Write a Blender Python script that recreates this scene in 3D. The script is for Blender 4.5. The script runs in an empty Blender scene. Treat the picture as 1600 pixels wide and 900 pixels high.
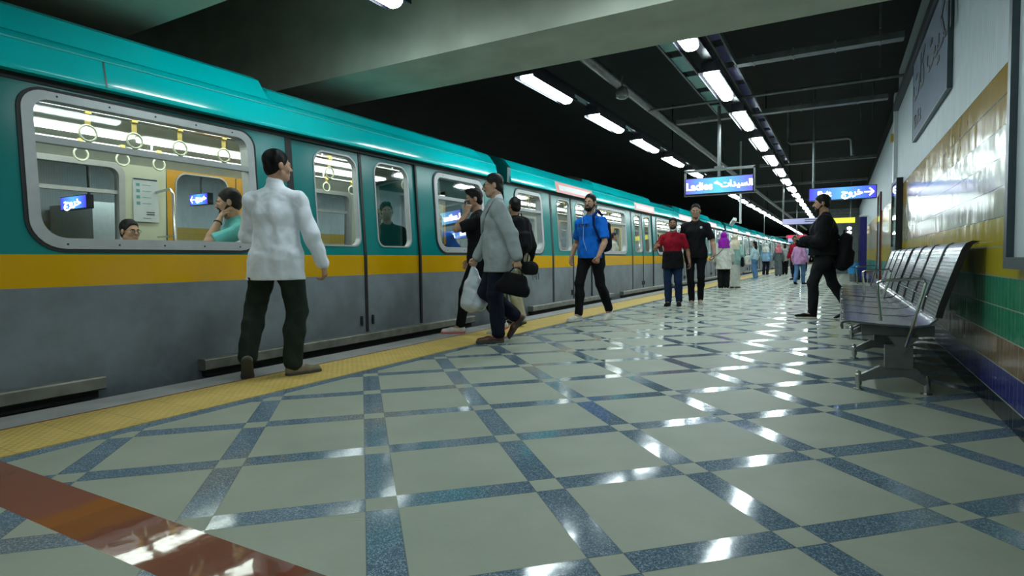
import bpy, bmesh, math, random
import numpy as np
from mathutils import Vector, Matrix
random.seed(7)
S = bpy.context.scene
COL = S.collection
PI = math.pi

# ------------------------------------------------------------------ camera, world, exposure
def make_camera():
    yaw, pitch, roll = math.radians(29.33), math.radians(2.69), math.radians(-0.753)
    F = Vector((-math.sin(yaw)*math.cos(pitch), math.cos(yaw)*math.cos(pitch), -math.sin(pitch)))
    R = Vector((math.cos(yaw), math.sin(yaw), 0)); U = R.cross(F)
    c, s = math.cos(roll), math.sin(roll)
    R2, U2 = c*R + s*U, c*U - s*R
    cd = bpy.data.cameras.new('camera'); co = bpy.data.objects.new('camera', cd); COL.objects.link(co)
    cd.sensor_width = 36; cd.lens = 912.1/1600*36; cd.clip_start = .05; cd.clip_end = 400
    m = Matrix((( R2.x, U2.x, -F.x, 0), (R2.y, U2.y, -F.y, 0), (R2.z, U2.z, -F.z, .87), (0, 0, 0, 1)))
    co.matrix_world = m
    S.camera = co
make_camera()
W = bpy.data.worlds.new('world'); S.world = W; W.use_nodes = True
W.node_tree.nodes['Background'].inputs[0].default_value = (.25, .5, .55, 1)
W.node_tree.nodes['Background'].inputs[1].default_value = .006
S.view_settings.view_transform = 'Standard'; S.view_settings.look = 'None'
S.view_settings.gamma = 1; S.view_settings.use_curve_mapping = False
S.view_settings.exposure = 0.45
LAMP = 30.0        # emission of the platform tube lamps
CABIN = 6.0        # emission of the lamps inside the train
SIGN = 1.25
S.cycles.max_bounces = 7; S.cycles.transparent_max_bounces = 24; S.cycles.glossy_bounces = 4
S.cycles.diffuse_bounces = 3; S.cycles.use_denoising = True; S.cycles.sample_clamp_indirect = 4

# ------------------------------------------------------------------ materials
def _new(name):
    m = bpy.data.materials.new(name); m.use_nodes = True
    return m, m.node_tree, m.node_tree.nodes['Principled BSDF']
class NB:
    """small helper for node chains"""
    def __init__(s, nt): s.nt = nt
    def n(s, t, **k):
        x = s.nt.nodes.new(t)
        for a, b in k.items(): setattr(x, a, b)
        return x
    def l(s, a, b): s.nt.links.new(a, b)
    def val(s, sock, v):
        if hasattr(v, 'is_linked') or hasattr(v, 'node'): s.l(v, sock)
        else: sock.default_value = v
    def m(s, op, a, b=0.0, c=0.0):
        x = s.n('ShaderNodeMath', operation=op)
        s.val(x.inputs[0], a); s.val(x.inputs[1], b); s.val(x.inputs[2], c)
        return x.outputs[0]
    def mix(s, f, a, b, blend='MIX'):
        x = s.n('ShaderNodeMix', data_type='RGBA', blend_type=blend)
        s.val(x.inputs[0], f); s.val(x.inputs[6], a if not isinstance(a, tuple) else (*a[:3], 1))
        s.val(x.inputs[7], b if not isinstance(b, tuple) else (*b[:3], 1))
        return x.outputs[2]
    def xyz(s, kind='Object'):
        t = s.n('ShaderNodeTexCoord'); x = s.n('ShaderNodeSeparateXYZ'); s.l(t.outputs[kind], x.inputs[0])
        return t.outputs[kind], x.outputs[0], x.outputs[1], x.outputs[2]
    def noise(s, vec, scale, detail=3, rough=.5):
        x = s.n('ShaderNodeTexNoise'); s.l(vec, x.inputs['Vector'])
        x.inputs['Scale'].default_value = scale; x.inputs['Detail'].default_value = detail
        x.inputs['Roughness'].default_value = rough
        return x.outputs['Fac'], x.outputs['Color']
    def ramp(s, f, stops, interp='LINEAR'):
        x = s.n('ShaderNodeValToRGB'); x.color_ramp.interpolation = interp
        e = x.color_ramp.elements
        while len(e) < len(stops): e.new(.5)
        for i, (p, c) in enumerate(stops):
            e[i].position = p; e[i].color = (*c[:3], 1)
        s.l(f, x.inputs[0]); return x.outputs[0]
    def bump(s, h, strength, dist=.01, normal=None):
        x = s.n('ShaderNodeBump'); x.inputs['Strength'].default_value = strength
        x.inputs['Distance'].default_value = dist; s.l(h, x.inputs['Height'])
        return x.outputs[0]

def mat(name, col, rough=.5, metal=0., var=.12, scale=12, bump=0., bscale=60, spec=.5, coat=0., vec='Object'):
    m, nt, b = _new(name); nb = NB(nt)
    v, x, y, z = nb.xyz(vec)
    f, _ = nb.noise(v, scale, 4)
    dark = tuple(c*(1-var) for c in col); lite = tuple(min(1, c*(1+var)) for c in col)
    nb.l(nb.ramp(f, [(.3, dark), (.7, lite)]), b.inputs['Base Color'])
    b.inputs['Roughness'].default_value = rough; b.inputs['Metallic'].default_value = metal
    b.inputs['Specular IOR Level'].default_value = spec; b.inputs['Coat Weight'].default_value = coat
    if bump:
        g, _ = nb.noise(v, bscale, 3); nb.l(nb.bump(g, bump), b.inputs['Normal'])
    return m
def emis(name, col, strength):
    m, nt, b = _new(name)
    b.inputs['Base Color'].default_value = (.02, .02, .02, 1); b.inputs['Roughness'].default_value = .4
    b.inputs['Emission Color'].default_value = (*col, 1); b.inputs['Emission Strength'].default_value = strength
    return m
def cloth(name, col, var=.15, weave=.25, rough=.9):
    m, nt, b = _new(name); nb = NB(nt); v, x, y, z = nb.xyz()
    f, _ = nb.noise(v, 7, 5); 
    nb.l(nb.ramp(f, [(.3, tuple(c*(1-var) for c in col)), (.72, tuple(min(1, c*(1+var)) for c in col))]), b.inputs['Base Color'])
    b.inputs['Roughness'].default_value = rough; b.inputs['Specular IOR Level'].default_value = .2
    g, _ = nb.noise(v, 8, 3, .5)
    wv = nb.n('ShaderNodeTexWave'); nb.l(v, wv.inputs['Vector']); wv.inputs['Scale'].default_value = 2.2; wv.inputs['Distortion'].default_value = 9; wv.inputs['Detail'].default_value = 3; wv.inputs['Detail Scale'].default_value = 1.2
    hh = nb.m('ADD', nb.m('MULTIPLY', g, .5), nb.m('MULTIPLY', wv.outputs['Fac'], .9))
    nb.l(nb.bump(hh, weave*1.9, .03), b.inputs['Normal'])
    return m
def skin(name, col):
    m, nt, b = _new(name); nb = NB(nt); v, x, y, z = nb.xyz()
    f, _ = nb.noise(v, 30, 3)
    nb.l(nb.ramp(f, [(.3, tuple(c*.9 for c in col)), (.7, col)]), b.inputs['Base Color'])
    b.inputs['Roughness'].default_value = .55; b.inputs['Subsurface Weight'].default_value = .08
    b.inputs['Subsurface Radius'].default_value = (.02, .008, .004)
    return m
def glass(name, tint=(.93, 1, .97), refl=.09):
    m = bpy.data.materials.new(name); m.use_nodes = True; nt = m.node_tree; nt.nodes.clear(); nb = NB(nt)
    o = nb.n('ShaderNodeOutputMaterial'); t = nb.n('ShaderNodeBsdfTransparent'); g = nb.n('ShaderNodeBsdfGlossy')
    t.inputs[0].default_value = (*tint, 1); g.inputs[0].default_value = (1, 1, 1, 1); g.inputs['Roughness'].default_value = .03
    fr = nb.n('ShaderNodeLayerWeight'); fr.inputs[0].default_value = .25
    mx = nb.n('ShaderNodeMixShader')
    nb.l(nb.m('MULTIPLY_ADD', fr.outputs['Fresnel'], .5, refl*.2), mx.inputs[0])
    nb.l(t.outputs[0], mx.inputs[1]); nb.l(g.outputs[0], mx.inputs[2]); nb.l(mx.outputs[0], o.inputs[0])
    return m

def floor_material():
    m, nt, b = _new('terrazzo_grid'); nb = NB(nt); v, x, y, z = nb.xyz()
    th = math.radians(43.77); g = .624; w = .113/2
    ox, oy = -1.434, 1.569
    dx = nb.m('SUBTRACT', x, ox); dy = nb.m('SUBTRACT', y, oy)
    def axis(a, c):
        u = nb.m('ADD', nb.m('MULTIPLY', dx, a), nb.m('MULTIPLY', dy, c))
        q = nb.m('DIVIDE', u, g)
        fr = nb.m('ABSOLUTE', nb.m('SUBTRACT', nb.m('FRACT', nb.m('ADD', q, .5)), .5))
        d = nb.m('MULTIPLY', fr, g)
        return nb.m('LESS_THAN', d, w), d, nb.m('FLOOR', nb.m('ADD', q, .5))
    A, da, ia = axis(math.cos(th), math.sin(th)); B, db, ib = axis(-math.sin(th), math.cos(th))
    band = nb.m('ABSOLUTE', nb.m('SUBTRACT', A, B))          # bands but not their crossings
    # thin joints at the band edges
    def edge(d): return nb.m('LESS_THAN', nb.m('ABSOLUTE', nb.m('SUBTRACT', d, w)), .0022)
    joint = nb.m('MAXIMUM', edge(da), edge(db))
    # border strip beside the yellow paving, brown cross strip
    red = nb.m('MULTIPLY', nb.m('GREATER_THAN', y, .90), nb.m('LESS_THAN', y, 1.125))
    border = nb.m('MULTIPLY', nb.m('LESS_THAN', x, -3.23), nb.m('SUBTRACT', 1.0, red))
    band = nb.m('MAXIMUM', band, border)
    # speckled blue granite
    vo = nb.n('ShaderNodeTexVoronoi'); nb.l(v, vo.inputs['Vector']); vo.inputs['Scale'].default_value = 260
    sp = nb.n('ShaderNodeSeparateColor'); nb.l(vo.outputs['Color'], sp.inputs[0])
    granite = nb.ramp(sp.outputs[0], [(0, (.065, .1, .14)), (.45, (.115, .175, .235)), (.8, (.2, .28, .35)), (1, (.42, .5, .56))])
    cell = nb.m('ADD', nb.m('MULTIPLY', ia, 12.9), nb.m('MULTIPLY', ib, 78.2))
    wn = nb.n('ShaderNodeTexWhiteNoise', noise_dimensions='1D'); nb.l(cell, wn.inputs['W'])
    granite = nb.mix(nb.m('MULTIPLY', wn.outputs['Value'], .35), granite, (.05, .1, .14))
    f1, _ = nb.noise(v, 3.0, 5); f2, _ = nb.noise(v, 55, 2)
    stone = nb.ramp(f1, [(.3, (.265, .29, .225)), (.7, (.32, .34, .27))])
    stone = nb.mix(nb.m('MULTIPLY', f2, .12), stone, (.18, .2, .16))
    f3, _ = nb.noise(v, 1.1, 3)
    base = nb.mix(band, stone, granite)
    base = nb.mix(nb.m('MULTIPLY', joint, .6), base, (.07, .08, .07))
    # brown strip stones
    seg = nb.m('FLOOR', nb.m('MULTIPLY', x, 1.75))
    wr = nb.n('ShaderNodeTexWhiteNoise', noise_dimensions='1D'); nb.l(seg, wr.inputs['W'])
    rs = nb.ramp(wr.outputs['Value'], [(0, (.15, .04, .02)), (.45, (.2, .055, .03)), (.75, (.3, .09, .02)), (1, (.13, .04, .025))])
    rn, _ = nb.noise(v, 9, 6, .7)
    rs = nb.mix(nb.m('MULTIPLY', rn, .5), rs, (.24, .1, .06))
    base = nb.mix(red, base, rs)
    nb.l(base, b.inputs['Base Color'])
    pol = nb.m('MAXIMUM', band, nb.m('MULTIPLY', red, 1.0))
    r = nb.m('SUBTRACT', nb.m('ADD', .5, nb.m('MULTIPLY', f2, .1)), nb.m('MULTIPLY', pol, .45))
    r = nb.m('SUBTRACT', r, nb.m('MULTIPLY', red, .06))
    nb.l(r, b.inputs['Roughness'])
    b.inputs['Specular IOR Level'].default_value = .5
    n1, _ = nb.noise(v, 5.5, 2)
    nb.l(nb.bump(n1, .1, .01), b.inputs['Normal'])
    return m

def wall_material():
    m, nt, b = _new('wall_tiles'); nb = NB(nt); v, x, y, z = nb.xyz()
    row = .16; z0 = -.05
    rz = nb.m('DIVIDE', nb.m('SUBTRACT', z, z0), row)
    zi = nb.m('FLOOR', rz); fz = nb.m('FRACT', rz)
    cy = nb.m('DIVIDE', y, .075); yi = nb.m('FLOOR', cy); fy = nb.m('FRACT', cy)
    # rows: navy, blue, brown, green x2, mustard x2, cream x3, ochre x2, then white cladding
    fr = nb.m('DIVIDE', nb.m('ADD', zi, .5), 14)
    navy, blue, brown, green, must, cream, ochre, white = (.006, .01, .03), (.022, .026, .2), (.2, .12, .06), (.03, .25, .14), (.5, .39, .02), (.42, .41, .28), (.44, .28, .04), (.42, .49, .54)
    tiles = nb.ramp(fr, [(0, navy), (1/14, blue), (2/14, brown), (3/14, green), (5/14, must), (7/14, cream), (10/14, ochre), (12/14, white)], 'CONSTANT')
    wn = nb.n('ShaderNodeTexWhiteNoise', noise_dimensions='2D')
    cb = nb.n('ShaderNodeCombineXYZ'); nb.l(yi, cb.inputs[0]); nb.l(zi, cb.inputs[1]); nb.l(cb.outputs[0], wn.inputs['Vector'])
    tiles = nb.mix(nb.m('MULTIPLY', wn.outputs['Value'], .35), tiles, (.75, .72, .6), 'MULTIPLY')
    gz = nb.m('LESS_THAN', nb.m('ABSOLUTE', nb.m('SUBTRACT', fz, .5)), .478)
    gy = nb.m('LESS_THAN', nb.m('ABSOLUTE', nb.m('SUBTRACT', fy, .5)), .475)
    clad = nb.m('GREATER_THAN', z, z0+12*row)
    gz2 = nb.m('MAXIMUM', gz, clad)
    grout = nb.mix(nb.m('GREATER_THAN', z, 1.05), (.34, .36, .28), (.15, .17, .13))
    colh = nb.mix(gz2, grout, tiles)
    # vertical joints: faint, in most tiles of the same colour, here and there a pale one
    wj = nb.n('ShaderNodeTexWhiteNoise', noise_dimensions='2D')
    cj = nb.n('ShaderNodeCombineXYZ'); nb.l(nb.m('FLOOR', nb.m('ADD', cy, .5)), cj.inputs[0]); nb.l(zi, cj.inputs[1]); nb.l(cj.outputs[0], wj.inputs['Vector'])
    jf = nb.m('MULTIPLY', nb.m('SUBTRACT', 1.0, gy), nb.m('ADD', .25, nb.m('MULTIPLY', nb.m('POWER', wj.outputs['Value'], 2.0), .7)))
    jf = nb.m('MULTIPLY', jf, nb.m('SUBTRACT', 1.0, clad))
    col = nb.mix(jf, colh, (.4, .42, .33))
    rib = nb.m('SINE', nb.m('MULTIPLY', y, 2*PI/.05))
    col = nb.mix(nb.m('MULTIPLY', clad, nb.m('MULTIPLY', nb.m('GREATER_THAN', rib, .6), .25)), col, (.3, .34, .34))
    nb.l(col, b.inputs['Base Color'])
    nb.l(nb.m('ADD', .15, nb.m('MULTIPLY', clad, .35)), b.inputs['Roughness']); b.inputs['Specular IOR Level'].default_value = .25
    n1, _ = nb.noise(v, 4, 2)
    h = nb.m('ADD', nb.m('MULTIPLY', nb.m('MULTIPLY', gz2, gy), .5), nb.m('MULTIPLY', wn.outputs['Value'], .15))
    h = nb.m('ADD', h, nb.m('MULTIPLY', n1, 1.2))
    h = nb.m('ADD', h, nb.m('MULTIPLY', nb.m('MULTIPLY', rib, clad), .3))
    tilt = nb.m('MULTIPLY', nb.m('SUBTRACT', wn.outputs['Value'], .5), nb.m('SUBTRACT', fy, .5))
    h = nb.m('ADD', nb.m('MULTIPLY', h, .4), nb.m('MULTIPLY', nb.m('MULTIPLY', tilt, .6), nb.m('SUBTRACT', 1.0, clad)))
    nb.l(nb.bump(h, 1.0, .004), b.inputs['Normal'])
    return m

def paint_material():
    """train side paint: grey below, yellow waist stripe, teal above"""
    m, nt, b = _new('train_paint'); nb = NB(nt); v, x, y, z = nb.xyz()
    teal, yel, gry = (.0, .205, .2), (.62, .34, .0), (.2, .235, .27)
    zz = nb.m('DIVIDE', nb.m('ADD', z, .2), 3.0)
    col = nb.ramp(zz, [(0, gry), ((.73+.2)/3, yel), ((.945+.2)/3, teal)], 'CONSTANT')
    f, _ = nb.noise(v, 2.2, 6, .6); f2, _ = nb.noise(v, 14, 4)
    low = nb.m('LESS_THAN', z, .73)
    dirt = nb.m('MULTIPLY', low, nb.m('MULTIPLY', nb.m('MAXIMUM', nb.m('SUBTRACT', f, .38), 0.0), 2.2))
    col = nb.mix(nb.m('MINIMUM', dirt, .6), col, (.09, .1, .11))
    grime = nb.m('MULTIPLY', nb.m('MAXIMUM', nb.m('SUBTRACT', .3, z), 0.0), nb.m('MULTIPLY', f2, 2.6))
    col = nb.mix(nb.m('MINIMUM', grime, .7), col, (.05, .06, .06))
    nb.l(col, b.inputs['Base Color'])
    nb.l(nb.m('ADD', .2, nb.m('MULTIPLY', low, .22)), b.inputs['Roughness'])
    n1, _ = nb.noise(v, 1.3, 2)
    nb.l(nb.bump(n1, .1, .02), b.inputs['Normal'])
    return m
def tactile_material():
    m, nt, b = _new('yellow_tactile'); nb = NB(nt); v, x, y, z = nb.xyz()
    fx = nb.m('SINE', nb.m('MULTIPLY', x, 2*PI/.055)); fy = nb.m('SINE', nb.m('MULTIPLY', y, 2*PI/.055))
    d = nb.m('MULTIPLY', fx, fy)
    f, _ = nb.noise(v, 6, 5); 
    c = nb.ramp(f, [(.3, (.52, .36, .085)), (.7, (.62, .44, .12))])
    ty = nb.m('FRACT', nb.m('DIVIDE', y, .3)); jt = nb.m('LESS_THAN', ty, .02)
    c = nb.mix(nb.m('MULTIPLY', nb.m('GREATER_THAN', d, .35), .3), c, (.3, .19, .04))
    c = nb.mix(nb.m('MULTIPLY', jt, .5), c, (.2, .14, .05))
    nb.l(c, b.inputs['Base Color']); b.inputs['Roughness'].default_value = .6
    nb.l(nb.bump(d, .5, .004), b.inputs['Normal'])
    return m
M = {}
M['floor'] = floor_material(); M['tiles'] = wall_material(); M['paint'] = paint_material(); M['tactile'] = tactile_material()
M['coping'] = mat('coping_stone', (.34, .34, .33), .6, var=.15, scale=5)
M['concrete'] = mat('concrete', (.54, .58, .49), .85, var=.12, scale=2.5, bump=.15, bscale=30)
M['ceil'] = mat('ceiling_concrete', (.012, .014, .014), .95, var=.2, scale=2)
M['track'] = mat('track_bed', (.04, .04, .04), .95, var=.3, scale=8, bump=.5)
M['black'] = mat('black_rubber', (.008, .009, .01), .5)
M['dark'] = mat('dark_metal', (.03, .033, .036), .45, .6)
M['under'] = mat('underframe', (.02, .022, .024), .8)
M['silver'] = mat('aluminium', (.5, .51, .52), .38, .7, var=.06)
M['frame'] = mat('window_aluminium', (.42, .44, .45), .42, .35, var=.06)
M['steel'] = mat('steel', (.55, .55, .54), .22, 1., var=.05)
M['zinc'] = mat('galvanised', (.2, .22, .22), .45, .7, var=.2, scale=9)
def cove_material():
    """teal side cove, unseen middle of the roof darkened to cut its teal bounce light"""
    m, nt, b = _new('teal_cove'); nb = NB(nt); v, x, y, z = nb.xyz()
    f, _ = nb.noise(v, 2, 4)
    teal = nb.ramp(f, [(.3, (.0, .59, .61)), (.7, (.0, .65, .67))])
    mid = nb.m('LESS_THAN', nb.m('ABSOLUTE', nb.m('ADD', x, 1.34)), 1.0)
    nb.l(nb.mix(mid, teal, (.05, .055, .055)), b.inputs['Base Color'])
    nb.l(nb.m('ADD', .16, nb.m('MULTIPLY', mid, .6)), b.inputs['Roughness']); b.inputs['Coat Weight'].default_value = .3
    return m
M['teal'] = cove_material()
M['tealdark'] = mat('teal_dark', (.0, .075, .075), .3, var=.05)
M['step'] = mat('step_board', (.22, .22, .19), .5, .5, var=.3, scale=7)
M['cream'] = mat('cabin_lining', (.56, .6, .46), .4, var=.05, scale=2)
M['cabceil'] = mat('cabin_ceiling', (.5, .53, .47), .35, var=.05)
M['cabfloor'] = mat('cabin_floor', (.2, .21, .2), .5)
M['seat'] = mat('cabin_seat', (.12, .3, .32), .4)
M['orange'] = mat('cabin_door', (.6, .3, .015), .35, var=.06)
M['strapy'] = mat('strap_yellow', (.55, .42, .12), .5)
M['ring'] = mat('strap_ring', (.62, .65, .5), .35)
M['glass'] = glass('window_glass')
M['lamp'] = emis('tube_light', (.82, .97, .98), LAMP)
M['cablamp'] = emis('cabin_light', (.93, 1., .93), CABIN)
M['housing'] = mat('lamp_housing', (.012, .012, .02), .3, .3)
M['white'] = mat('white_enamel', (.6, .63, .63), .35, var=.05)
M['paper'] = mat('paper', (.5, .56, .58), .5, var=.03)
M['ink'] = mat('ink', (.03, .04, .06), .5)
M['inkteal'] = mat('ink_teal', (.1, .3, .33), .5)
M['pink'] = mat('notice_pink', (.62, .16, .14), .35, var=.04)
M['noticewhite'] = mat('notice_white', (.66, .6, .6), .35, var=.03)
M['mustard'] = mat('mustard_paint', (.38, .28, .03), .35)
M['pylon'] = mat('blue_board', (.012, .012, .16), .3)
M['shutter'] = mat('grey_shutter', (.12, .14, .15), .5, .3)
M['redled'] = emis('red_display', (.9, .02, .1), .8)
M['yellowlit'] = emis('yellow_lit', (.7, .7, .06), 1.0)
M['signwhite'] = emis('sign_letters', (1, 1, 1), SIGN*3)

def sign_face(name, L, R, zc=None, s=SIGN):
    m, nt, b = _new(name); nb = NB(nt); v, x, y, z = nb.xyz('Generated')
    c = nb.ramp(x, [(0, L), (.5, R), (1, L)])
    b.inputs['Base Color'].default_value = (.02, .02, .05, 1); b.inputs['Roughness'].default_value = .2
    nb.l(c, b.inputs['Emission Color']); b.inputs['Emission Strength'].default_value = s
    return m
M['ladies'] = sign_face('ladies_face', (.12, .1, .62), (.09, .5, .72))
M['exit'] = sign_face('exit_face', (.05, .04, .62), (.1, .36, .85))
M['faintsign'] = sign_face('pale_face', (.42, .45, .68), (.3, .35, .6), s=.8)
M['boardface'] = mat('station_board', (.3, .35, .45), .22, var=.06, scale=1)

# ------------------------------------------------------------------ mesh helpers
def link(name, me, mats, parent=None, loc=None, rot=None):
    o = bpy.data.objects.new(name, me); COL.objects.link(o)
    for m in (mats if isinstance(mats, (list, tuple)) else [mats]): me.materials.append(m)
    if parent: o.parent = parent
    if loc is not None: o.location = loc
    if rot is not None: o.rotation_euler = rot
    return o
def done(name, bm, mats, parent=None, loc=None, rot=None, smooth=False, bevel=0):
    if bevel:
        bmesh.ops.bevel(bm, geom=[e for e in bm.edges if len(e.link_faces) == 2 and e.calc_face_angle(0) > .6], offset=bevel, segments=2, affect='EDGES', profile=.6)
    bmesh.ops.recalc_face_normals(bm, faces=bm.faces)
    me = bpy.data.meshes.new(name); bm.to_mesh(me); bm.free()
    if smooth:
        me.polygons.foreach_set('use_smooth', [True]*len(me.polygons))
        try: me.set_sharp_from_angle(angle=.7)
        except Exception: pass
    return link(name, me, mats, parent, loc, rot)
def empty(name, loc=(0, 0, 0), rz=0, label=None, cat=None, group=None):
    o = bpy.data.objects.new(name, None); COL.objects.link(o); o.location = loc; o.rotation_euler = (0, 0, rz)
    o.empty_display_size = .1
    tag(o, label, cat, group); return o
def tag(o, label=None, cat=None, group=None, kind=None):
    if label: o['label'] = label
    if cat: o['category'] = cat
    if group: o['group'] = group
    if kind: o['kind'] = kind
    return o
def box(bm, x0, x1, y0, y1, z0, z1, mi=0):
    vs = [bm.verts.new(p) for p in [(x0,y0,z0),(x1,y0,z0),(x1,y1,z0),(x0,y1,z0),(x0,y0,z1),(x1,y0,z1),(x1,y1,z1),(x0,y1,z1)]]
    for f in [(0,3,2,1),(4,5,6,7),(0,1,5,4),(1,2,6,5),(2,3,7,6),(3,0,4,7)]:
        bm.faces.new([vs[i] for i in f]).material_index = mi
def quad(bm, pts, mi=0):
    f = bm.faces.new([bm.verts.new(p) for p in pts]); f.material_index = mi; return f
def tube(bm, pts, r, n=8, closed=False, mi=0, cap=True):
    pts = [Vector(p) for p in pts]; rings = []
    up = None
    N = len(pts)
    for i, p in enumerate(pts):
        if closed: d = pts[(i+1) % N]-pts[i-1]
        else: d = pts[min(i+1, N-1)]-pts[max(i-1, 0)]
        d.normalize()
        if up is None:
            up = Vector((0, 0, 1)) if abs(d.z) < .9 else Vector((1, 0, 0))
        a = d.cross(up)
        if a.length < 1e-4: a = d.orthogonal()
        a.normalize(); b2 = a.cross(d).normalized(); up = b2
        rr = r[i] if isinstance(r, (list, tuple)) else r
        rings.append([bm.verts.new(p+a*math.cos(t)*rr+b2*math.sin(t)*rr) for t in [2*PI*k/n for k in range(n)]])
    for i in range(N if closed else N-1):
        A, B = rings[i], rings[(i+1) % N]
        for k in range(n): bm.faces.new((A[k], A[(k+1) % n], B[(k+1) % n], B[k])).material_index = mi
    if cap and not closed:
        bm.faces.new(rings[0][::-1]).material_index = mi; bm.faces.new(rings[-1]).material_index = mi
def lathe(bm, prof, c=(0, 0, 0), n=16, mi=0):
    rings = []
    for r, z in prof:
        rings.append([bm.verts.new((c[0]+r*math.cos(2*PI*k/n), c[1]+r*math.sin(2*PI*k/n), c[2]+z)) for k in range(n)])
    for A, B in zip(rings, rings[1:]):
        for k in range(n): bm.faces.new((A[k], A[(k+1) % n], B[(k+1) % n], B[k])).material_index = mi
    bm.faces.new(rings[0][::-1]).material_index = mi; bm.faces.new(rings[-1]).material_index = mi
def rrect(y0, y1, z0, z1, rb, rt, n=6):
    """rounded rectangle outline, list of (corner index, y, z), counter-clockwise from lower left"""
    out = []
    for ci, (cy, cz, r, a0) in enumerate([(y0+rb, z0+rb, rb, PI), (y1-rb, z0+rb, rb, 1.5*PI), (y1-rt, z1-rt, rt, 0), (y0+rt, z1-rt, rt, .5*PI)]):
        for k in range(n+1):
            a = a0+k/n*PI/2
            out.append((ci, cy+r*math.cos(a), cz+r*math.sin(a)))
    return out
def holed(bm, X, y0, y1, z0, z1, hole, mi=0):
    """flat panel (x = X(z)) with a rounded hole"""
    h = rrect(*hole); oc = [(y0, z0), (y1, z0), (y1, z1), (y0, z1)]
    ov = [bm.verts.new((X(z), y, z)) for y, z in oc]
    hv = [bm.verts.new((X(z), y, z)) for _, y, z in h]
    N = len(h)
    for i in range(N):
        j = (i+1) % N; a, b2 = ov[h[i][0]], ov[h[j][0]]
        vs = [hv[i], hv[j], b2] if a is b2 else [hv[i], hv[j], b2, a]
        bm.faces.new(vs).material_index = mi
def ringframe(bm, X, outer, inner, t0, t1, mi=0):
    """a frame between two rounded outlines, from depth t0 (outside) to t1"""
    A, B = rrect(*outer), rrect(*inner); N = len(A)
    v = {}
    for k, (L, t) in enumerate([(A, t0), (B, t0), (A, t1), (B, t1)]):
        v[k] = [bm.verts.new((X(z)+t, y, z)) for _, y, z in L]
    for i in range(N):
        j = (i+1) % N
        for a, b2 in ((0, 1), (1, 3), (3, 2), (2, 0)):
            bm.faces.new((v[a][i], v[a][j], v[b2][j], v[b2][i])).material_index = mi
def filled(bm, X, o, mi=0):
    bm.faces.new([bm.verts.new((X(z), y, z)) for _, y, z in rrect(*o)]).material_index = mi
def copy_tree(o, parent=None):
    c = o.copy(); COL.objects.link(c); c.parent = parent
    if parent: c.matrix_parent_inverse = o.matrix_parent_inverse
    for ch in list(o.children): copy_tree(ch, c)
    return c
def text(name, body, size, mats, parent=None, loc=(0, 0, 0), rot=(0, 0, 0), width=None, ext=.002, align='CENTER', bold=.0, sx=1):
    cu = bpy.data.curves.new(name, 'FONT'); cu.body = body; cu.size = size; cu.align_x = align; cu.align_y = 'CENTER'
    cu.extrude = ext; cu.offset = bold; cu.resolution_u = 3
    t = bpy.data.objects.new('tmp_text', cu); COL.objects.link(t)
    bpy.context.view_layer.update()
    me = bpy.data.meshes.new_from_object(t.evaluated_get(bpy.context.evaluated_depsgraph_get()))
    bpy.data.objects.remove(t)
    me.materials.clear()
    o = link(name, me, mats, parent, loc, rot); o.scale = (sx, 1, 1)
    return o
def vis(s): return s[::-1]   # shaped letters are stored in reading order, drawn left to right
AR_LADIES = vis('\uFE8D\uFEDF\uFEB4\uFEF4\uFEAA\uFE8D\uFE95')
AR_EXIT = vis('\uFEA7\uFEAE\uFEED\uFE9D')
AR_STATION = vis('\uFE8D\uFEDF\uFEDC\uFEF4\uFE96 \uFEDB\uFE8E\uFE95')

# ------------------------------------------------------------------ platform, walls, ceiling (the setting)
YB, YF = -6.0, 112.0
bm = bmesh.new(); box(bm, -3.33, .80, YB, YF, -.3, 0)
tag(done('floor', bm, M['floor']), kind='structure')
bm = bmesh.new(); box(bm, -3.88, -3.33, YB, YF, -.3, .004)
tag(done('trim_1', bm, M['tactile']), kind='structure')
bm = bmesh.new(); box(bm, -4.23, -3.88, YB, YF, -.3, 0); box(bm, -4.18, -3.9, YB, YF, -1.3, -.3)
tag(done('trim_2', bm, M['coping']), kind='structure')
bm = bmesh.new(); box(bm, -11.0, -4.18, YB, YF, -1.5, -1.3)
tag(done('floor_trackbed', bm, M['track']), kind='structure')
bm = bmesh.new(); box(bm, -3.892, -3.878, YB, YF, -.2, .006)
tag(done('trim_9', bm, mat('maroon_joint', (.16, .04, .035), .6)), kind='structure')
# opposite platform across the tracks
bm = bmesh.new(); box(bm, -15.4, -11.0, YB, 60, -1.3, 0)
tag(done('floor_opposite', bm, M['coping']), kind='structure')
bm = bmesh.new(); box(bm, -15.6, -15.4, YB, 60, -.05, 4.2)
o = done('wall_opposite', bm, M['tiles']); tag(o, kind='structure')
bm = bmesh.new(); box(bm, .75, 1.0, YB, 10.75, -.05, 3.66)
tag(done('wall_right', bm, M['tiles']), kind='structure')
bm = bmesh.new(); box(bm, .80, 1.05, 10.95, YF, -.05, 3.25)
tag(done('wall_right_far', bm, M['tiles']), kind='structure')
bm = bmesh.new(); box(bm, .70, 1.0, 10.75, 10.95, 0, 3.35); 
tag(done('trim_3', bm, M['white'], bevel=.008), kind='structure')
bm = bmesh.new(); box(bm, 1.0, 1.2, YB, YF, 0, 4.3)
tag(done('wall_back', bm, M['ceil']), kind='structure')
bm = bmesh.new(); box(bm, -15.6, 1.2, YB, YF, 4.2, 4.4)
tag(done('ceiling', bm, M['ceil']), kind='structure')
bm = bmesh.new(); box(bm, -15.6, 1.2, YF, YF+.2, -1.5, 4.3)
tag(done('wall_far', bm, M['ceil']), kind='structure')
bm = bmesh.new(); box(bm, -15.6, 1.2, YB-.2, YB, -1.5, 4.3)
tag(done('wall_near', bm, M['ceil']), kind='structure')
bm = bmesh.new(); box(bm, -11.2, .75, 4.5, 5.35, 2.8, 4.2)
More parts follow.
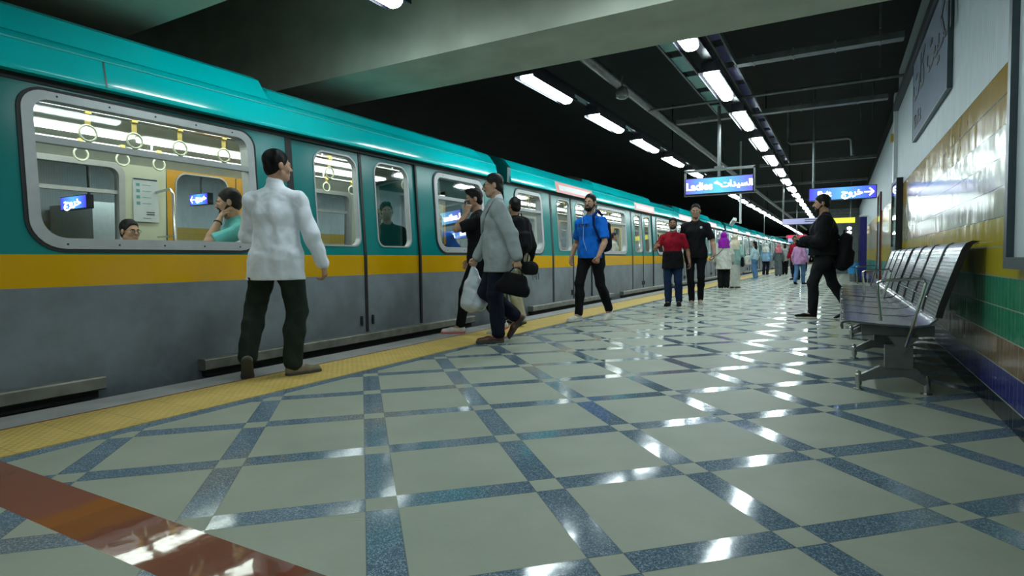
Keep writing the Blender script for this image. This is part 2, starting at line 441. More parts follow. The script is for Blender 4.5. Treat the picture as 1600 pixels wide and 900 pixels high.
tag(done('trim_4', bm, M['concrete'], bevel=.02), kind='structure')
bm = bmesh.new(); box(bm, -11.2, .75, 1.95, 2.8, 2.8, 4.2)
tag(done('trim_5', bm, M['concrete'], bevel=.02), kind='structure')
for k, y in enumerate(()):
    bm = bmesh.new(); box(bm, -11.2, .75, y, y+.8, 3.5, 4.2)
    tag(done('trim_%d' % (6+k), bm, M['concrete'], bevel=.02), kind='structure')
# dark cable duct high on the right wall
bm = bmesh.new(); box(bm, .68, .75, YB, 10.7, 3.06, 3.16)
o = done('cable_duct', bm, M['dark'], bevel=.006); tag(o, 'long dark cable duct running along the white wall above the station name board', 'duct')
# small fittings on the white pilaster
bm = bmesh.new(); box(bm, .66, .70, 10.78, 10.92, 2.62, 2.74)
tag(done('junction_box', bm, M['mustard'], bevel=.005), 'small yellow box high on the white pilaster', 'box')
bm = bmesh.new(); box(bm, .70, .80, 11.0, 11.55, 1.25, 1.62)
tag(done('wall_cabinet', bm, M['mustard'], bevel=.008), 'mustard yellow hose cabinet on the wall just beyond the white pilaster', 'cabinet')

# ------------------------------------------------------------------ platform lamps
def lamp_bm(L):
    body = bmesh.new(); box(body, -.125, .125, -L/2-.05, L/2+.05, .001, .012); box(body, -.125, -.118, -L/2-.05, L/2+.05, -.026, .001); box(body, .118, .125, -L/2-.05, L/2+.05, -.026, .001); box(body, -.09, .09, -L/2-.05, L/2+.05, .012, .11)
    d = bmesh.new(); P = [(-.075, 0), (-.07, -.022), (-.05, -.042), (-.02, -.05), (.02, -.05), (.05, -.042), (.07, -.022), (.075, 0)]
    A_ = [d.verts.new((x, -L/2, z)) for x, z in P]; B_ = [d.verts.new((x, L/2, z)) for x, z in P]
    for i in range(8): d.faces.new((A_[i], A_[(i+1) % 8], B_[(i+1) % 8], B_[i]))
    d.faces.new(A_); d.faces.new(B_[::-1])
    return body, d
def make_lamp(L):
    r = empty('tube_lamp'); b, d = lamp_bm(L)
    done('housing', b, M['housing'], r); done('diffuser', d, M['lamp'], r); return r
full = make_lamp(1.18); short = make_lamp(.70); mid = make_lamp(.96)
used = {'f': 0, 's': 0, 'm': 0}
ORD = ['first', 'second', 'third', 'fourth', 'fifth', 'sixth', 'seventh', 'eighth', 'ninth', 'tenth', 'eleventh', 'twelfth', 'thirteenth', 'fourteenth']
def place_lamp(key, proto, x, y, label, group):
    o = proto if not used[key] else copy_tree(proto); used[key] = 1
    o.location = (x, y, 3.0); tag(o, label, 'ceiling lamp', group)
rows = [('left', -3.2, 6.68), ('right', -1.33, 7.68)]
for side, x, y0 in rows:
    k = 0
    for i in range(34):
        y = y0+2.13*i
        if k < 12: lab = '%s tube lamp beyond the concrete beam in the %s ceiling row' % (ORD[i], 'train side' if side == 'left' else 'wall side')
        else: lab = 'one of the tiny distant tube lamps at the far end of the %s row' % ('train side' if side == 'left' else 'wall side')
        place_lamp('f', full, x, y, lab, 'tube lamps of the %s row' % ('train side' if side == 'left' else 'wall side')); k += 1
place_lamp('s', short, -1.33, 5.76, 'tube lamp half hidden behind the concrete beam above the platform', 'tube lamps of the wall side row')
place_lamp('m', mid, -3.2, 3.33, 'tube lamp peeping in at the top edge in front of the concrete beam', 'tube lamps of the train side row')
place_lamp('m', mid, -1.33, 3.5, 'wall side tube lamp in front of the concrete beam', 'tube lamps of the wall side row')
for i, y in enumerate((.9, -1.3, -3.4)):
    place_lamp('f', full, -1.33, y, 'wall side tube lamp %s behind the viewer' % ORD[i], 'tube lamps of the wall side row')
for i in range(4, 12):
    place_lamp('f', full, -13.0, -2.0+2.13*i, 'tube lamp over the opposite platform, seen only through the train', 'tube lamps of the opposite platform')
# rails that carry the lamps, cable ladders beside the wall side row
for x, l in ((-3.2, 'dark lamp carrier rail of the train side row'), (-1.33, 'dark lamp carrier rail of the wall side row'), (-13.0, 'dark lamp carrier rail over the opposite platform')):
    bm = bmesh.new(); box(bm, x-.05, x+.05, -3 if x < -5 else 5.4, 24 if x < -5 else 80, 3.11, 3.19)
    for k in range(3 if x < -5 else 12): box(bm, x-.01, x+.01, 6.5+6.39*k-(8 if x < -5 else 0), 6.52+6.39*k-(8 if x < -5 else 0), 3.19, 4.2)
    tag(done('lamp_rail', bm, M['housing']), l, 'rail')
def ladder(x, w, y0, y1, z, m1, label):
    r = empty('cable_ladder', (x, y0, z), 0, label, 'cable ladder')
    bm = bmesh.new(); L = y1-y0
    box(bm, -w/2, -w/2+.02, 0, L, 0, .07); box(bm, w/2-.02, w/2, 0, L, 0, .07)
    done('side_rail', bm, M['zinc'], r)
    bm = bmesh.new(); y = .1
    while y < L-.6:
        box(bm, -w/2+.02, w/2-.02, y, y+.62, .02, .03); y += .86
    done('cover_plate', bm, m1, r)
M['tealreflect'] = mat('teal_reflection_plate', (.1, .4, .4), .3, .3); M['violetreflect'] = mat('violet_reflection_plate', (.22, .2, .5), .3, .3)  # plate tints put reflected sign light into the base colour
ladder(-1.76, .2, 5.5, 10.6, 3.3, M['tealreflect'], 'cable ladder with plates coloured teal as reflected sign light left of the wall side lamps')
ladder(-1.24, .15, 5.4, 17.0, 3.3, M['violetreflect'], 'cable ladder with plates coloured violet as reflected sign light right of the wall side lamps')
def pipe(name, pts, r, m, label, cat='pipe', n=8):
    bm = bmesh.new(); tube(bm, pts, r, n)
    return tag(done(name, bm, m, smooth=True), label, cat)
# crossing trays and pipes
def tray(x0, x1, y, z, label):
    bm = bmesh.new(); box(bm, x0, x1, y-.07, y+.07, z, z+.012); box(bm, x0, x1, y-.075, y-.065, z, z+.07); box(bm, x0, x1, y+.065, y+.075, z, z+.07)
    for k in range(4):
        xx = x0+(x1-x0)*(k+.5)/4; box(bm, xx-.01, xx+.01, y-.08, y+.08, z-.008, z+.09)
    tag(done('cable_tray', bm, M['zinc']), label, 'cable tray')
tray(-1.2, .6, 8.0, 3.3, 'nearest grey cable tray crossing from lamps to the wall with a violet gleam')
pipe('conduit', [(-2.75, 9.5, 3.28), (.78, 9.5, 3.28)], .022, M['zinc'], 'thin straight grey pipe crossing the whole platform ceiling')
tray(-2.6, .62, 10.8, 3.28, 'grey cable tray crossing the ceiling behind the thin pipe')
pipe('water_pipe', [(-1.0, 14.1, 4.2), (-1.0, 14.1, 3.36), (-.96, 14.1, 3.32), (.1, 14.1, 3.32), (.18, 14.1, 3.28), (.2, 14.1, 2.95)], .035, M['zinc'], 'grey pipe that bends down at its wall side end')
tray(-1.9, .75, 17.0, 3.28, 'grey cable tray crossing the ceiling with small boxes on top')
for y in (22.0, 28.5, 36.0): tray(-2.6, .75, y, 3.3, {22.0: 'cable tray crossing the ceiling near the violet ladder end', 28.5: 'distant cable tray crossing above the pale sign', 36.0: 'farthest cable tray crossing the ceiling'}[y])
pipe('ventilation_pipe', [(-2.75, 5.4, 3.34), (-2.7, 60, 3.34)], .07, M['zinc'], 'long grey round pipe running between the two lamp rows', n=12)
for i, (x, y) in enumerate([(.35, 7.5), (.42, 9.0), (.3, 12.5), (.5, 12.7)]):
    pipe('hanger_rod', [(x, y, 3.3), (x, y, 4.2)], .012, M['zinc'], 'thin vertical rod holding the ceiling trays, %s from the viewer' % ORD[i], 'rod')
r = empty('ceiling_speaker', (-2.55, 7.6, 3.1), 0, 'round pale loudspeaker hanging under the ventilation pipe', 'loudspeaker')
bm = bmesh.new(); lathe(bm, [(.03, .06), (.06, .04), (.085, -.03), (.08, -.08), (.05, -.1), (.0005, -.105)], n=16); done('speaker_body', bm, M['zinc'], r, smooth=True)
bm = bmesh.new(); tube(bm, [(0, 0, .05), (0, 0, .2)], .012); done('bracket', bm, M['zinc'], r)

# ------------------------------------------------------------------ hanging signs
def hanging_sign(cx, y, z, w, h, face, label, name='hanging_sign', d=.12, pole_top=4.2, frame=True, polex=0.0):
    r = empty(name, (cx, y, z), 0, label, 'sign')
    bm = bmesh.new(); box(bm, -w/2, w/2, -d/2, d/2, 0, h); done('sign_box', bm, M['housing'], r, bevel=.006)
    bm = bmesh.new(); box(bm, -w/2+.012, w/2-.012, -d/2-.006, -d/2-.001, .012, h-.012); done('lit_face', bm, face, r)
    bm = bmesh.new()
    if frame:
        for s in (-1, 1): box(bm, s*(w/2+.008)-.012, s*(w/2+.008)+.012, -.03, .03, -.01, h+.13)
        box(bm, -w/2-.02, w/2+.02, -.03, .03, h+.1, h+.14); box(bm, -w/2-.02, w/2+.02, -.03, .03, -.022, -.002)
    tube(bm, [(polex, 0, h+.002), (polex, 0, pole_top-z)], .026, 10)
    if frame: box(bm, polex-.07, polex+.07, -.04, .04, h+.14, h+.17)
    done('hanger', bm, M['zinc'], r)
    return r
RX = (PI/2, 0, 0)
s1 = hanging_sign(-1.73, 10.0, 1.915, 1.06, .27, M['ladies'], 'hanging blue sign reading Ladies above the platform')
text('lettering', 'Ladies', .17, M['signwhite'], s1, (-.3, -.068, .125), RX, bold=.004)
text('lettering', AR_LADIES, .14, M['signwhite'], s1, (.28, -.068, .14), RX, bold=.004)
bm = bmesh.new()   # small woman pictogram between the words
for q in [[(-.05, .17), (.0, .2), (.03, .17), (-.02, .15)], [(0, .19), (.06, .15), (.05, .13), (.0, .15)]]:
    quad(bm, [(x-.02, 0, z) for x, z in q])
done('pictogram', bm, M['signwhite'], s1, (0, -.069, 0))
s2 = hanging_sign(.02, 13.0, 1.955, 1.14, .25, M['exit'], 'blue lit exit sign with a white arrow pointing at the tiled wall', frame=False, polex=-.49)
text('lettering', 'Exit', .15, M['signwhite'], s2, (-.3, -.068, .12), RX, bold=.005)
text('lettering', AR_EXIT, .17, M['signwhite'], s2, (.17, -.068, .13), RX, bold=.005)
def arrow(bm, cx, cz, s, dirn):
    t = .022*s
    box(bm, cx-.075*s, cx+.075*s, 0, .003, cz-t/2, cz+t/2)
    for k in (-1, 1):
        tip = (cx+dirn*.08*s, cz); tail = (cx+dirn*.01*s, cz+k*.07*s)
        dx, dz = tail[0]-tip[0], tail[1]-tip[1]; L = math.hypot(dx, dz); nx, nz = -dz/L*t/2, dx/L*t/2
        quad(bm, [(tip[0]+nx, 0, tip[1]+nz), (tip[0]-nx, 0, tip[1]-nz), (tail[0]-nx, 0, tail[1]-nz), (tail[0]+nx, 0, tail[1]+nz)])
bm = bmesh.new(); arrow(bm, .44, .125, 1.0, 1); done('arrow', bm, M['signwhite'], s2, (0, -.069, 0))
s3 = hanging_sign(-.95, 20.0, 1.86, 1.25, .19, M['faintsign'], 'pale unlit looking hanging sign behind the man with the black backpack', polex=-.6, frame=False)
bm = bmesh.new()
for i in range(2): box(bm, .0, .42, -.068, -.066, .06+i*.06, .085+i*.06)
done('lettering', bm, M['ink'], s3)
s4 = hanging_sign(.1, 30.0, 2.33, .95, .26, M['yellowlit'], 'small yellow lit sign in front of the grey shutter', frame=False, polex=.3)
s5 = hanging_sign(-1.75, 30.0, 1.55, .85, .34, M['housing'], 'distant display with a red band above the far passengers', name='hanging_display', frame=False)
bm = bmesh.new(); box(bm, -.4, .4, -.075, -.066, .2, .32); done('red_band', bm, M['redled'], s5)
bm = bmesh.new(); box(bm, -.36, .36, -.075, -.066, .02, .18); done('screen', bm, M['faintsign'], s5)
# opposite platform exit signs, seen through the train windows
s6 = hanging_sign(-12.45, 5.6, 1.93, .95, .25, M['exit'], 'opposite platform exit sign seen through the left part of the large train window', frame=False, polex=.45)
text('lettering', AR_EXIT, .2, M['signwhite'], s6, (-.02, -.068, .13), RX, bold=.005, sx=1.5)
s7 = hanging_sign(-11.75, 7.6, 2.12, .62, .24, M['exit'], 'opposite platform exit sign with left arrow seen through the far train door', frame=False)
text('lettering', AR_EXIT, .13, M['signwhite'], s7, (.09, -.068, .14), RX, bold=.006, sx=1.3)
bm = bmesh.new(); arrow(bm, -.19, .12, 1.0, -1); done('arrow', bm, M['signwhite'], s7, (0, -.069, 0))
# ticket kiosk on the opposite platform
r = empty('platform_kiosk', (-14.3, 6.9, 0), 0, 'white kiosk with dark opening and yellow strip on the opposite platform', 'kiosk')
bm = bmesh.new(); box(bm, -.9, .9, -.6, .6, 0, 2.2); done('kiosk_body', bm, M['white'], r, bevel=.01)
bm = bmesh.new(); box(bm, -.5, .5, -.62, -.595, .5, 1.15); box(bm, .895, .92, -.4, .4, .5, 1.15); done('opening', bm, M['dark'], r)
bm = bmesh.new(); box(bm, -.6, .6, -.625, -.6, 1.3, 1.42); box(bm, .9, .925, -.5, .5, 1.3, 1.42); done('sign_strip', bm, M['mustard'], r)

# camera on a hanging pole, convex mirror modelled as a white globe
r = empty('security_camera', (-2.52, 18.0, 1.85), 0, 'white security camera on a pole hanging above the crowd', 'camera')
bm = bmesh.new(); tube(bm, [(0, 0, 0), (0, 0, 2.35)], .03, 8); done('pole', bm, M['white'], r)
bm = bmesh.new(); box(bm, -.05, .05, -.14, .14, -.05, .05); bmesh.ops.rotate(bm, verts=bm.verts, matrix=Matrix.Rotation(-.6, 3, 'X') @ Matrix.Rotation(.5, 3, 'Z')); bmesh.ops.translate(bm, verts=bm.verts, vec=(-.2, 0, .06))
tube(bm, [(0, 0, .02), (-.14, 0, .05)], .014, 6); done('camera_body', bm, M['white'], r)
r = empty('bracket_mirror', (-2.25, 32.0, 1.86), 0, 'small white round mirror on a bracket arm in the far distance', 'lamp')
bm = bmesh.new(); lathe(bm, [(.03, -.1), (.09, -.06), (.1, 0), (.09, .06), (.03, .1)], n=12); done('globe', bm, M['white'], r, smooth=True)
bm = bmesh.new(); tube(bm, [(-.08, 0, 0), (-1.1, 0, .02), (-1.1, 0, 2.3)], .018, 6); done('arm', bm, M['zinc'], r)

# ------------------------------------------------------------------ right wall furniture
def wall_case(name, y0, y1, z0, z1, label, cat, face, edge, x1=.75, dep=.11, rim=.05, pane=True):
    r = empty(name, (x1, (y0+y1)/2, z0), 0, label, cat)
    h = z1-z0; l = (y1-y0)/2
    bm = bmesh.new()
    for a in ((-l, -l+rim, 0, h), (l-rim, l, 0, h), (-l+rim, l-rim, 0, rim), (-l+rim, l-rim, h-rim, h)):
        box(bm, -dep, 0, a[0], a[1], a[2], a[3])
    done('case_frame', bm, edge, r, bevel=.006)
    bm = bmesh.new(); box(bm, -dep+.03, -.01, -l+rim, l-rim, rim, h-rim); done('display_face', bm, face, r)
    if not pane: return r
    bm = bmesh.new(); box(bm, -dep+.006, -dep+.01, -l+rim, l-rim, rim, h-rim); done('pane', bm, M['glass'], r)
    return r
wall_case('poster_case', 9.72, 10.6, .95, 1.95, 'dark framed glazed poster case on the tiled wall beyond the bench', 'poster case', M['paper'], M['dark'], dep=.08)
M['slate'] = mat('slate_frame', (.06, .085, .1), .35, .4)
wall_case('notice_board', 1.9, 3.64, .80, 2.16, 'slate framed notice board cut by the right edge of the picture', 'notice board', M['paper'], M['slate'], dep=.06, rim=.055, pane=False)
M['redframe'] = mat('maroon_frame', (.12, .01, .01), .3)
wall_case('advert_frame', 15.45, 16.6, .3, 2.3, 'thin maroon framed advert panel standing out from the wall beyond the pilaster', 'advert panel', M['paper'], M['redframe'], x1=.80, dep=.035, rim=.03)
# station name board
r = empty('station_name_board', (.75, 6.97, 2.18), 0, 'large white station name board high on the right wall', 'sign')
bm = bmesh.new(); box(bm, -.035, 0, -1.25, 1.25, 0, .86); done('board', bm, M['boardface'], r, bevel=.004)
bm = bmesh.new()
for a in ((-1.26, -1.25, -.01, .87), (1.25, 1.26, -.01, .87), (-1.25, 1.25, -.01, 0), (-1.25, 1.25, .86, .87)): box(bm, -.038, 0, *a)
done('board_frame', bm, M['slate'], r)
RW = (PI/2, 0, -PI/2)
text('lettering', AR_STATION, .5, M['ink'], r, (-.038, -.12, .58), RW, bold=.006, sx=1.2)
text('lettering', 'Kit-Kat', .2, M['ink'], r, (-.038, .78, .17), RW, bold=.004, sx=1.1)

# ------------------------------------------------------------------ benches
def perforated(name, col):
    m, nt, b = _new(name); nb = NB(nt); v, x, y, z = nb.xyz()
    vo = nb.n('ShaderNodeTexVoronoi'); nb.l(v, vo.inputs['Vector']); vo.inputs['Scale'].default_value = 1
    fy = nb.m('ABSOLUTE', nb.m('SUBTRACT', nb.m('FRACT', nb.m('MULTIPLY', y, 1/.03)), .5))
    s = nb.m('ADD', nb.m('MULTIPLY', z, 1.0), nb.m('MULTIPLY', x, -.35))
    fz = nb.m('ABSOLUTE', nb.m('SUBTRACT', nb.m('FRACT', nb.m('MULTIPLY', s, 1/.021)), .5))
    hole = nb.m('MULTIPLY', nb.m('LESS_THAN', fy, .36), nb.m('LESS_THAN', fz, .2))
    nb.l(nb.mix(hole, tuple(col), (.01, .012, .012)), b.inputs['Base Color'])
    nb.l(nb.m('SUBTRACT', 1.0, hole), b.inputs['Metallic']); b.inputs['Roughness'].default_value = .27
    return m
M['perf'] = perforated('perforated_steel', (.5, .54, .55))
M['seatsteel'] = mat('seat_steel', (.3, .31, .34), .24, .95, var=.08)
def bench(y0, nseat, sw, label):
    """gang seats against the wall: seat side line x = 0.01 .. 0.66"""
    r = empty('waiting_bench', (.33, y0, 0), 0, label, 'bench', 'steel benches along the tiled wall')
    L = nseat*sw
    gap = .055
    for k in range(nseat):
        a, b2 = k*sw+gap/2, (k+1)*sw-gap/2
        # seat pan: waterfall front then flat then rising rear
        prof = [(-.315, .395), (-.325, .42), (-.315, .445), (-.27, .455), (-.1, .44), (.08, .432), (.15, .445), (.185, .48), (.2, .53)]
        bm = bmesh.new()
        def strip(prof, th, bm=bm):
            n = len(prof); up = []; dn = []
            for i, (x, z) in enumerate(prof):
                p0, p1 = prof[max(i-1, 0)], prof[min(i+1, n-1)]; dx, dz = p1[0]-p0[0], p1[1]-p0[1]; q = math.hypot(dx, dz)
                up.append((x, z)); dn.append((x+dz/q*th, z-dx/q*th))
            R = [[bm.verts.new((x, y, z)) for x, z in P] for P in (up, dn) for y in (a, b2)]
            U0, U1, D0, D1 = R
            for i in range(n-1):
                bm.faces.new((U0[i], U0[i+1], U1[i+1], U1[i])); bm.faces.new((D0[i], D1[i], D1[i+1], D0[i+1]))
                bm.faces.new((U0[i], D0[i], D0[i+1], U0[i+1])); bm.faces.new((U1[i], U1[i+1], D1[i+1], D1[i]))
            for i in (0, n-1): bm.faces.new((U0[i], U1[i], D1[i], D0[i]))
        strip(prof, .012)
        done('seat', bm, M['seatsteel'], r, smooth=True)
        bm = bmesh.new(); strip([(.185, .49), (.2, .56), (.235, .68), (.28, .82), (.305, .90), (.325, .935), (.355, .95), (.385, .945)], .014, bm)
        done('backrest', bm, M['perf'], r, smooth=True)
        for yy in (a-.012, b2):   # black end strips of the back
            bm = bmesh.new()
            pr = [(.185, .49), (.2, .56), (.235, .68), (.28, .82), (.305, .90), (.325, .937), (.355, .953), (.385, .948)]
            vs = []
            for x, z in pr: vs.append([bm.verts.new((x-.006, yy, z)), bm.verts.new((x-.006, yy+.012, z)), bm.verts.new((x+.03, yy+.012, z-.004)), bm.verts.new((x+.03, yy, z-.004))])
            for A, B in zip(vs, vs[1:]):
                for q in range(4): bm.faces.new((A[q], A[(q+1) % 4], B[(q+1) % 4], B[q]))
            bm.faces.new(vs[0][::-1]); bm.faces.new(vs[-1])
            done('back_edge', bm, M['black'], r)
        for yy in (a+.06, b2-.06):
            for x, z in ((-.3, .452), (.178, .475), (.205, .575)):
                bm = bmesh.new(); lathe(bm, [(.008, -.002), (.008, .004), (.005, .007)], (x-.004, yy, z+.004), 8)
                done('bolt', bm, M['steel'], r, smooth=True)
    bm = bmesh.new()   # triangular beam below the seats
    P = [(-.06, .36), (.1, .36), (.02, .25)]
    A = [bm.verts.new((x, .03, z)) for x, z in P]; B = [bm.verts.new((x, L-.03, z)) for x, z in P]
    bm.faces.new(A); bm.faces.new(B[::-1])
    for i in range(3): bm.faces.new((A[i], B[i], B[(i+1) % 3], A[(i+1) % 3]))
    for k in range(nseat):   # brackets beam to seat
        for yy in (k*sw+.12, (k+1)*sw-.12): box(bm, -.2, .19, yy-.015, yy+.015, .36, .43)
    done('beam', bm, M['dark2'], r, bevel=.004)
    nl = 3
    for k in range(nl):
        y = .08+k*(L-.16)/(nl-1)
        lg = bmesh.new()
        # shaped foot casting: arched bar with ends sloping to the bolts
        pts = [(-.215, .075), (-.2, .105), (-.1, .165), (.09, .165), (.14, .105), (.155, .075), (.135, .06), (.06, .105), (-.08, .105), (-.19, .06)]
        A = [lg.verts.new((x, y-.028, z)) for x, z in pts]; B = [lg.verts.new((x, y+.028, z)) for x, z in pts]
        lg.faces.new(A); lg.faces.new(B[::-1])
        for i in range(len(pts)): lg.faces.new((A[i], B[i], B[(i+1) % len(pts)], A[(i+1) % len(pts)]))
        box(lg, -.075, .075, y-.04, y+.04, .16, .30)
        o = done('leg', lg, M['dark2'], r, bevel=.004)
        for x in (-.215, .15):
            f = bmesh.new(); lathe(f, [(.034, 0), (.034, .008), (.014, .012), (.014, .03), (.02, .032), (.02, .1), (.013, .108), (.013, .12), (.004, .124)], (x, y, 0), 12)
            done('levelling_foot', f, M['steel'], o, smooth=True)
    for y in (.015, L-.015):
        bm = bmesh.new(); tube(bm, [(.03, y, .3), (.07, y, .45), (.13, y, .70), (.12, y, .725), (.0, y, .72), (-.1, y, .715), (-.12, y, .7), (-.115, y, .62), (-.1, y, .46)], .009, 8)
        done('armrest', bm, M['steel'], r, smooth=True)
    return r
M['dark2'] = mat('cast_steel', (.16, .17, .165), .4, .6, var=.15)
bench(4.32, 4, .70, 'nearest perforated steel bench with four seats against the tiled wall')
bench(7.22, 4, .70, 'second perforated steel bench standing beyond the nearest one')

# ------------------------------------------------------------------ far platform furniture
r = empty('information_pylon', (.68, 22.4, 0), 0, 'tall deep blue information board standing beside the wall', 'information board')
bm = bmesh.new(); box(bm, -.13, .08, -.05, .05, .12, 2.15); done('board', bm, M['pylon'], r, bevel=.01)
bm = bmesh.new(); box(bm, -.15, .1, -.08, .08, 0, .12); done('base', bm, M['dark'], r, bevel=.01)
bm = bmesh.new(); box(bm, -.15, .1, -.06, .06, 2.15, 2.19); done('top_cap', bm, M['white'], r)
M['bluebag'] = mat('blue_plastic', (.03, .3, .65), .35)
r = empty('waste_bin', (.42, 22.9, 0), 0, 'bright blue lined waste bin to the left of the tall blue board', 'bin')
bm = bmesh.new(); lathe(bm, [(.17, .28), (.2, .62), (.24, .64), (.25, .52), (.22, .5)], n=16); done('bin_liner', bm, M['bluebag'], r, smooth=True)
bm = bmesh.new(); lathe(bm, [(.12, 0), (.13, .02), (.16, .5), (.15, .5)], n=16); done('bin_body', bm, M['zinc'], r, smooth=True)
r = empty('shuttered_kiosk', (.02, 33.0, 0), 0, 'grey roller shutter closing the block at the end of the platform', 'shutter')
bm = bmesh.new(); box(bm, -.85, .76, 0, 6, 0, 3.2); done('kiosk_body', bm, M['zinc'], r)
bm = bmesh.new()
for i in range(34): box(bm, -.8, .74, -.04, -.005, .06+i*.085, .06+i*.085+.068)
done('shutter_slats', bm, M['shutter'], r, bevel=.004)
r = empty('reflection_globes', (.36, 31.0, 1.95), 0, 'small round white glow pair imitating a lamp reflection in front of the grey shutter', 'lamp')  # two glowing globes added in place of a lamp reflection
bm = bmesh.new()
for z in (0, .2): lathe(bm, [(.02, -.08), (.09, -.05), (.1, 0), (.09, .05), (.02, .08)], (0, 0, z), 12)
done('globe', bm, emis('round_glow', (.95, 1, 1), 2.0), r, smooth=True)
bm = bmesh.new(); tube(bm, [(0, 0, .25), (0, 0, 2.25)], .012, 6); done('hanger', bm, M['zinc'], r)

# ------------------------------------------------------------------ the train
CW = 2.68     # width of a car
def sx(z): return 0.0 if z < .95 else -(z-.95)*.055
ZW0, ZW1 = .95, 2.09
WIN_B, WIN_T = .985, 2.0     # outer edge of window frames
def X_out(z): return sx(z)
def X_in(z): return sx(z)-.07
def Xf_out(z): return -CW-sx(z)
def Xf_in(z): return -CW-sx(z)+.07
cache = {}
def shared(key, build, name, mats, parent, loc=(0, 0, 0), **kw):
    """one mesh per kind of part, shared by every car"""
    if key in cache:
        o = bpy.data.objects.new(name, cache[key]); COL.objects.link(o); o.parent = parent; o.location = loc; return o
    bm = bmesh.new(); build(bm); o = done(name, bm, mats, parent, loc, **kw); cache[key] = o.data; return o
def win_parts(car, y0, y1, far, key):
    Xo, Xi = (Xf_out, Xf_in) if far else (X_out, X_in)
    w = y1-y0; sg = -1 if far else 1
    zb = 1.685
    def fr(bm):
        ringframe(bm, Xo, (0, w, WIN_B, WIN_T, .19, .13, 7), (.065, w-.065, WIN_B+.07, WIN_T-.055, .14, .09, 7), .014*sg, -.085*sg)
        o = sorted([Xo(1.6)+.008*sg, Xo(1.6)-.05*sg])
        box(bm, o[0], o[1], .06, w-.06, zb-.02, zb+.022)
        n = max(3, int(w/.3))
        for i in range(n):     # screw heads
            for z in (WIN_B+.03, WIN_T-.025):
                yy = .2+(w-.4)*i/(n-1); xx = Xo(z)+.016*sg
                quad(bm, [(xx, yy-.006, z-.006), (xx, yy+.006, z-.006), (xx, yy+.006, z+.006), (xx, yy-.006, z+.006)], 1)
    f = shared(('wf', key, far), fr, 'window_frame', [M['frame'], M['black']], car, (0, y0, 0))
    def gk(bm): ringframe(bm, Xo, (-.022, w+.022, WIN_B-.022, WIN_T+.02, .21, .15, 7), (.001, w-.001, WIN_B+.001, WIN_T-.001, .19, .13, 7), .009*sg, -.02*sg)
    shared(('gk', key, far), gk, 'gasket', M['black'], f)
    def pn(bm): filled(bm, lambda z: Xo(z)-.03*sg, (.062, w-.062, WIN_B+.067, WIN_T-.052, .14, .09, 7))
    shared(('pn', key, far), pn, 'window_pane', M['glass'], f)
def door_leaf(car, y0, w, far, side):
    """side 0: first leaf, 1: second leaf"""
    Xo = (lambda z: Xf_out(z)+.02) if far else (lambda z: X_out(z)-.02); sg = -1 if far else 1
    a, b2 = (.29, w-.06) if side == 0 else (.22, w-.14)
    if far: a, b2 = .12, w-.12
    hz0, hz1 = 1.05, 1.975
    def lf(bm):
        for X, mi in ((Xo, 0), (lambda z: Xo(z)-.05*sg, 1)):
            holed(bm, X, .006, w-.006, .95, 2.035, (a, b2, hz0, hz1, .09, .13, 7), mi)
            quad(bm, [(X(0), .006, .03), (X(0), w-.006, .03), (X(.95), w-.006, .95), (X(.95), .006, .95)], mi)
        x0, x1 = sorted([Xo(1.5), Xo(1.5)-.05*sg])
        for yy in (.006, w-.006):
            quad(bm, [(Xo(0), yy, .03), (Xo(0)-.05*sg, yy, .03), (Xo(1.98)-.05*sg, yy, 2.035), (Xo(1.98), yy, 2.035)], 0)
    d = shared(('dl', side, far, round(w, 2)), lf, 'door', [M['paint'], M['orange']], car, (0, y0, 0))
    def tr(bm): ringframe(bm, Xo, (a-.012, b2+.012, hz0-.012, hz1+.012, .10, .14, 7), (a+.004, b2-.004, hz0+.004, hz1-.004, .09, .13, 7), .008*sg, -.058*sg)
    shared(('dt', side, far, round(w, 2)), tr, 'door_window_frame', M['frame'], d)
    def pn(bm): filled(bm, lambda z: Xo(z)-.02*sg, (a, b2, hz0, hz1, .09, .13, 7))
    shared(('dp', side, far, round(w, 2)), pn, 'window_pane', M['glass'], d)
    if not far:
        yy = w-.085 if side == 0 else .085
        def hd(bm):
            lathe(bm, [(.001, 0), (.014, .001), (.016, .03), (.016, .07), (.014, .1), (.001, .101)], (0, 0, 0), 10)
        shared('hd', hd, 'door_handle', M['black'], d, (-.012, yy, .2))
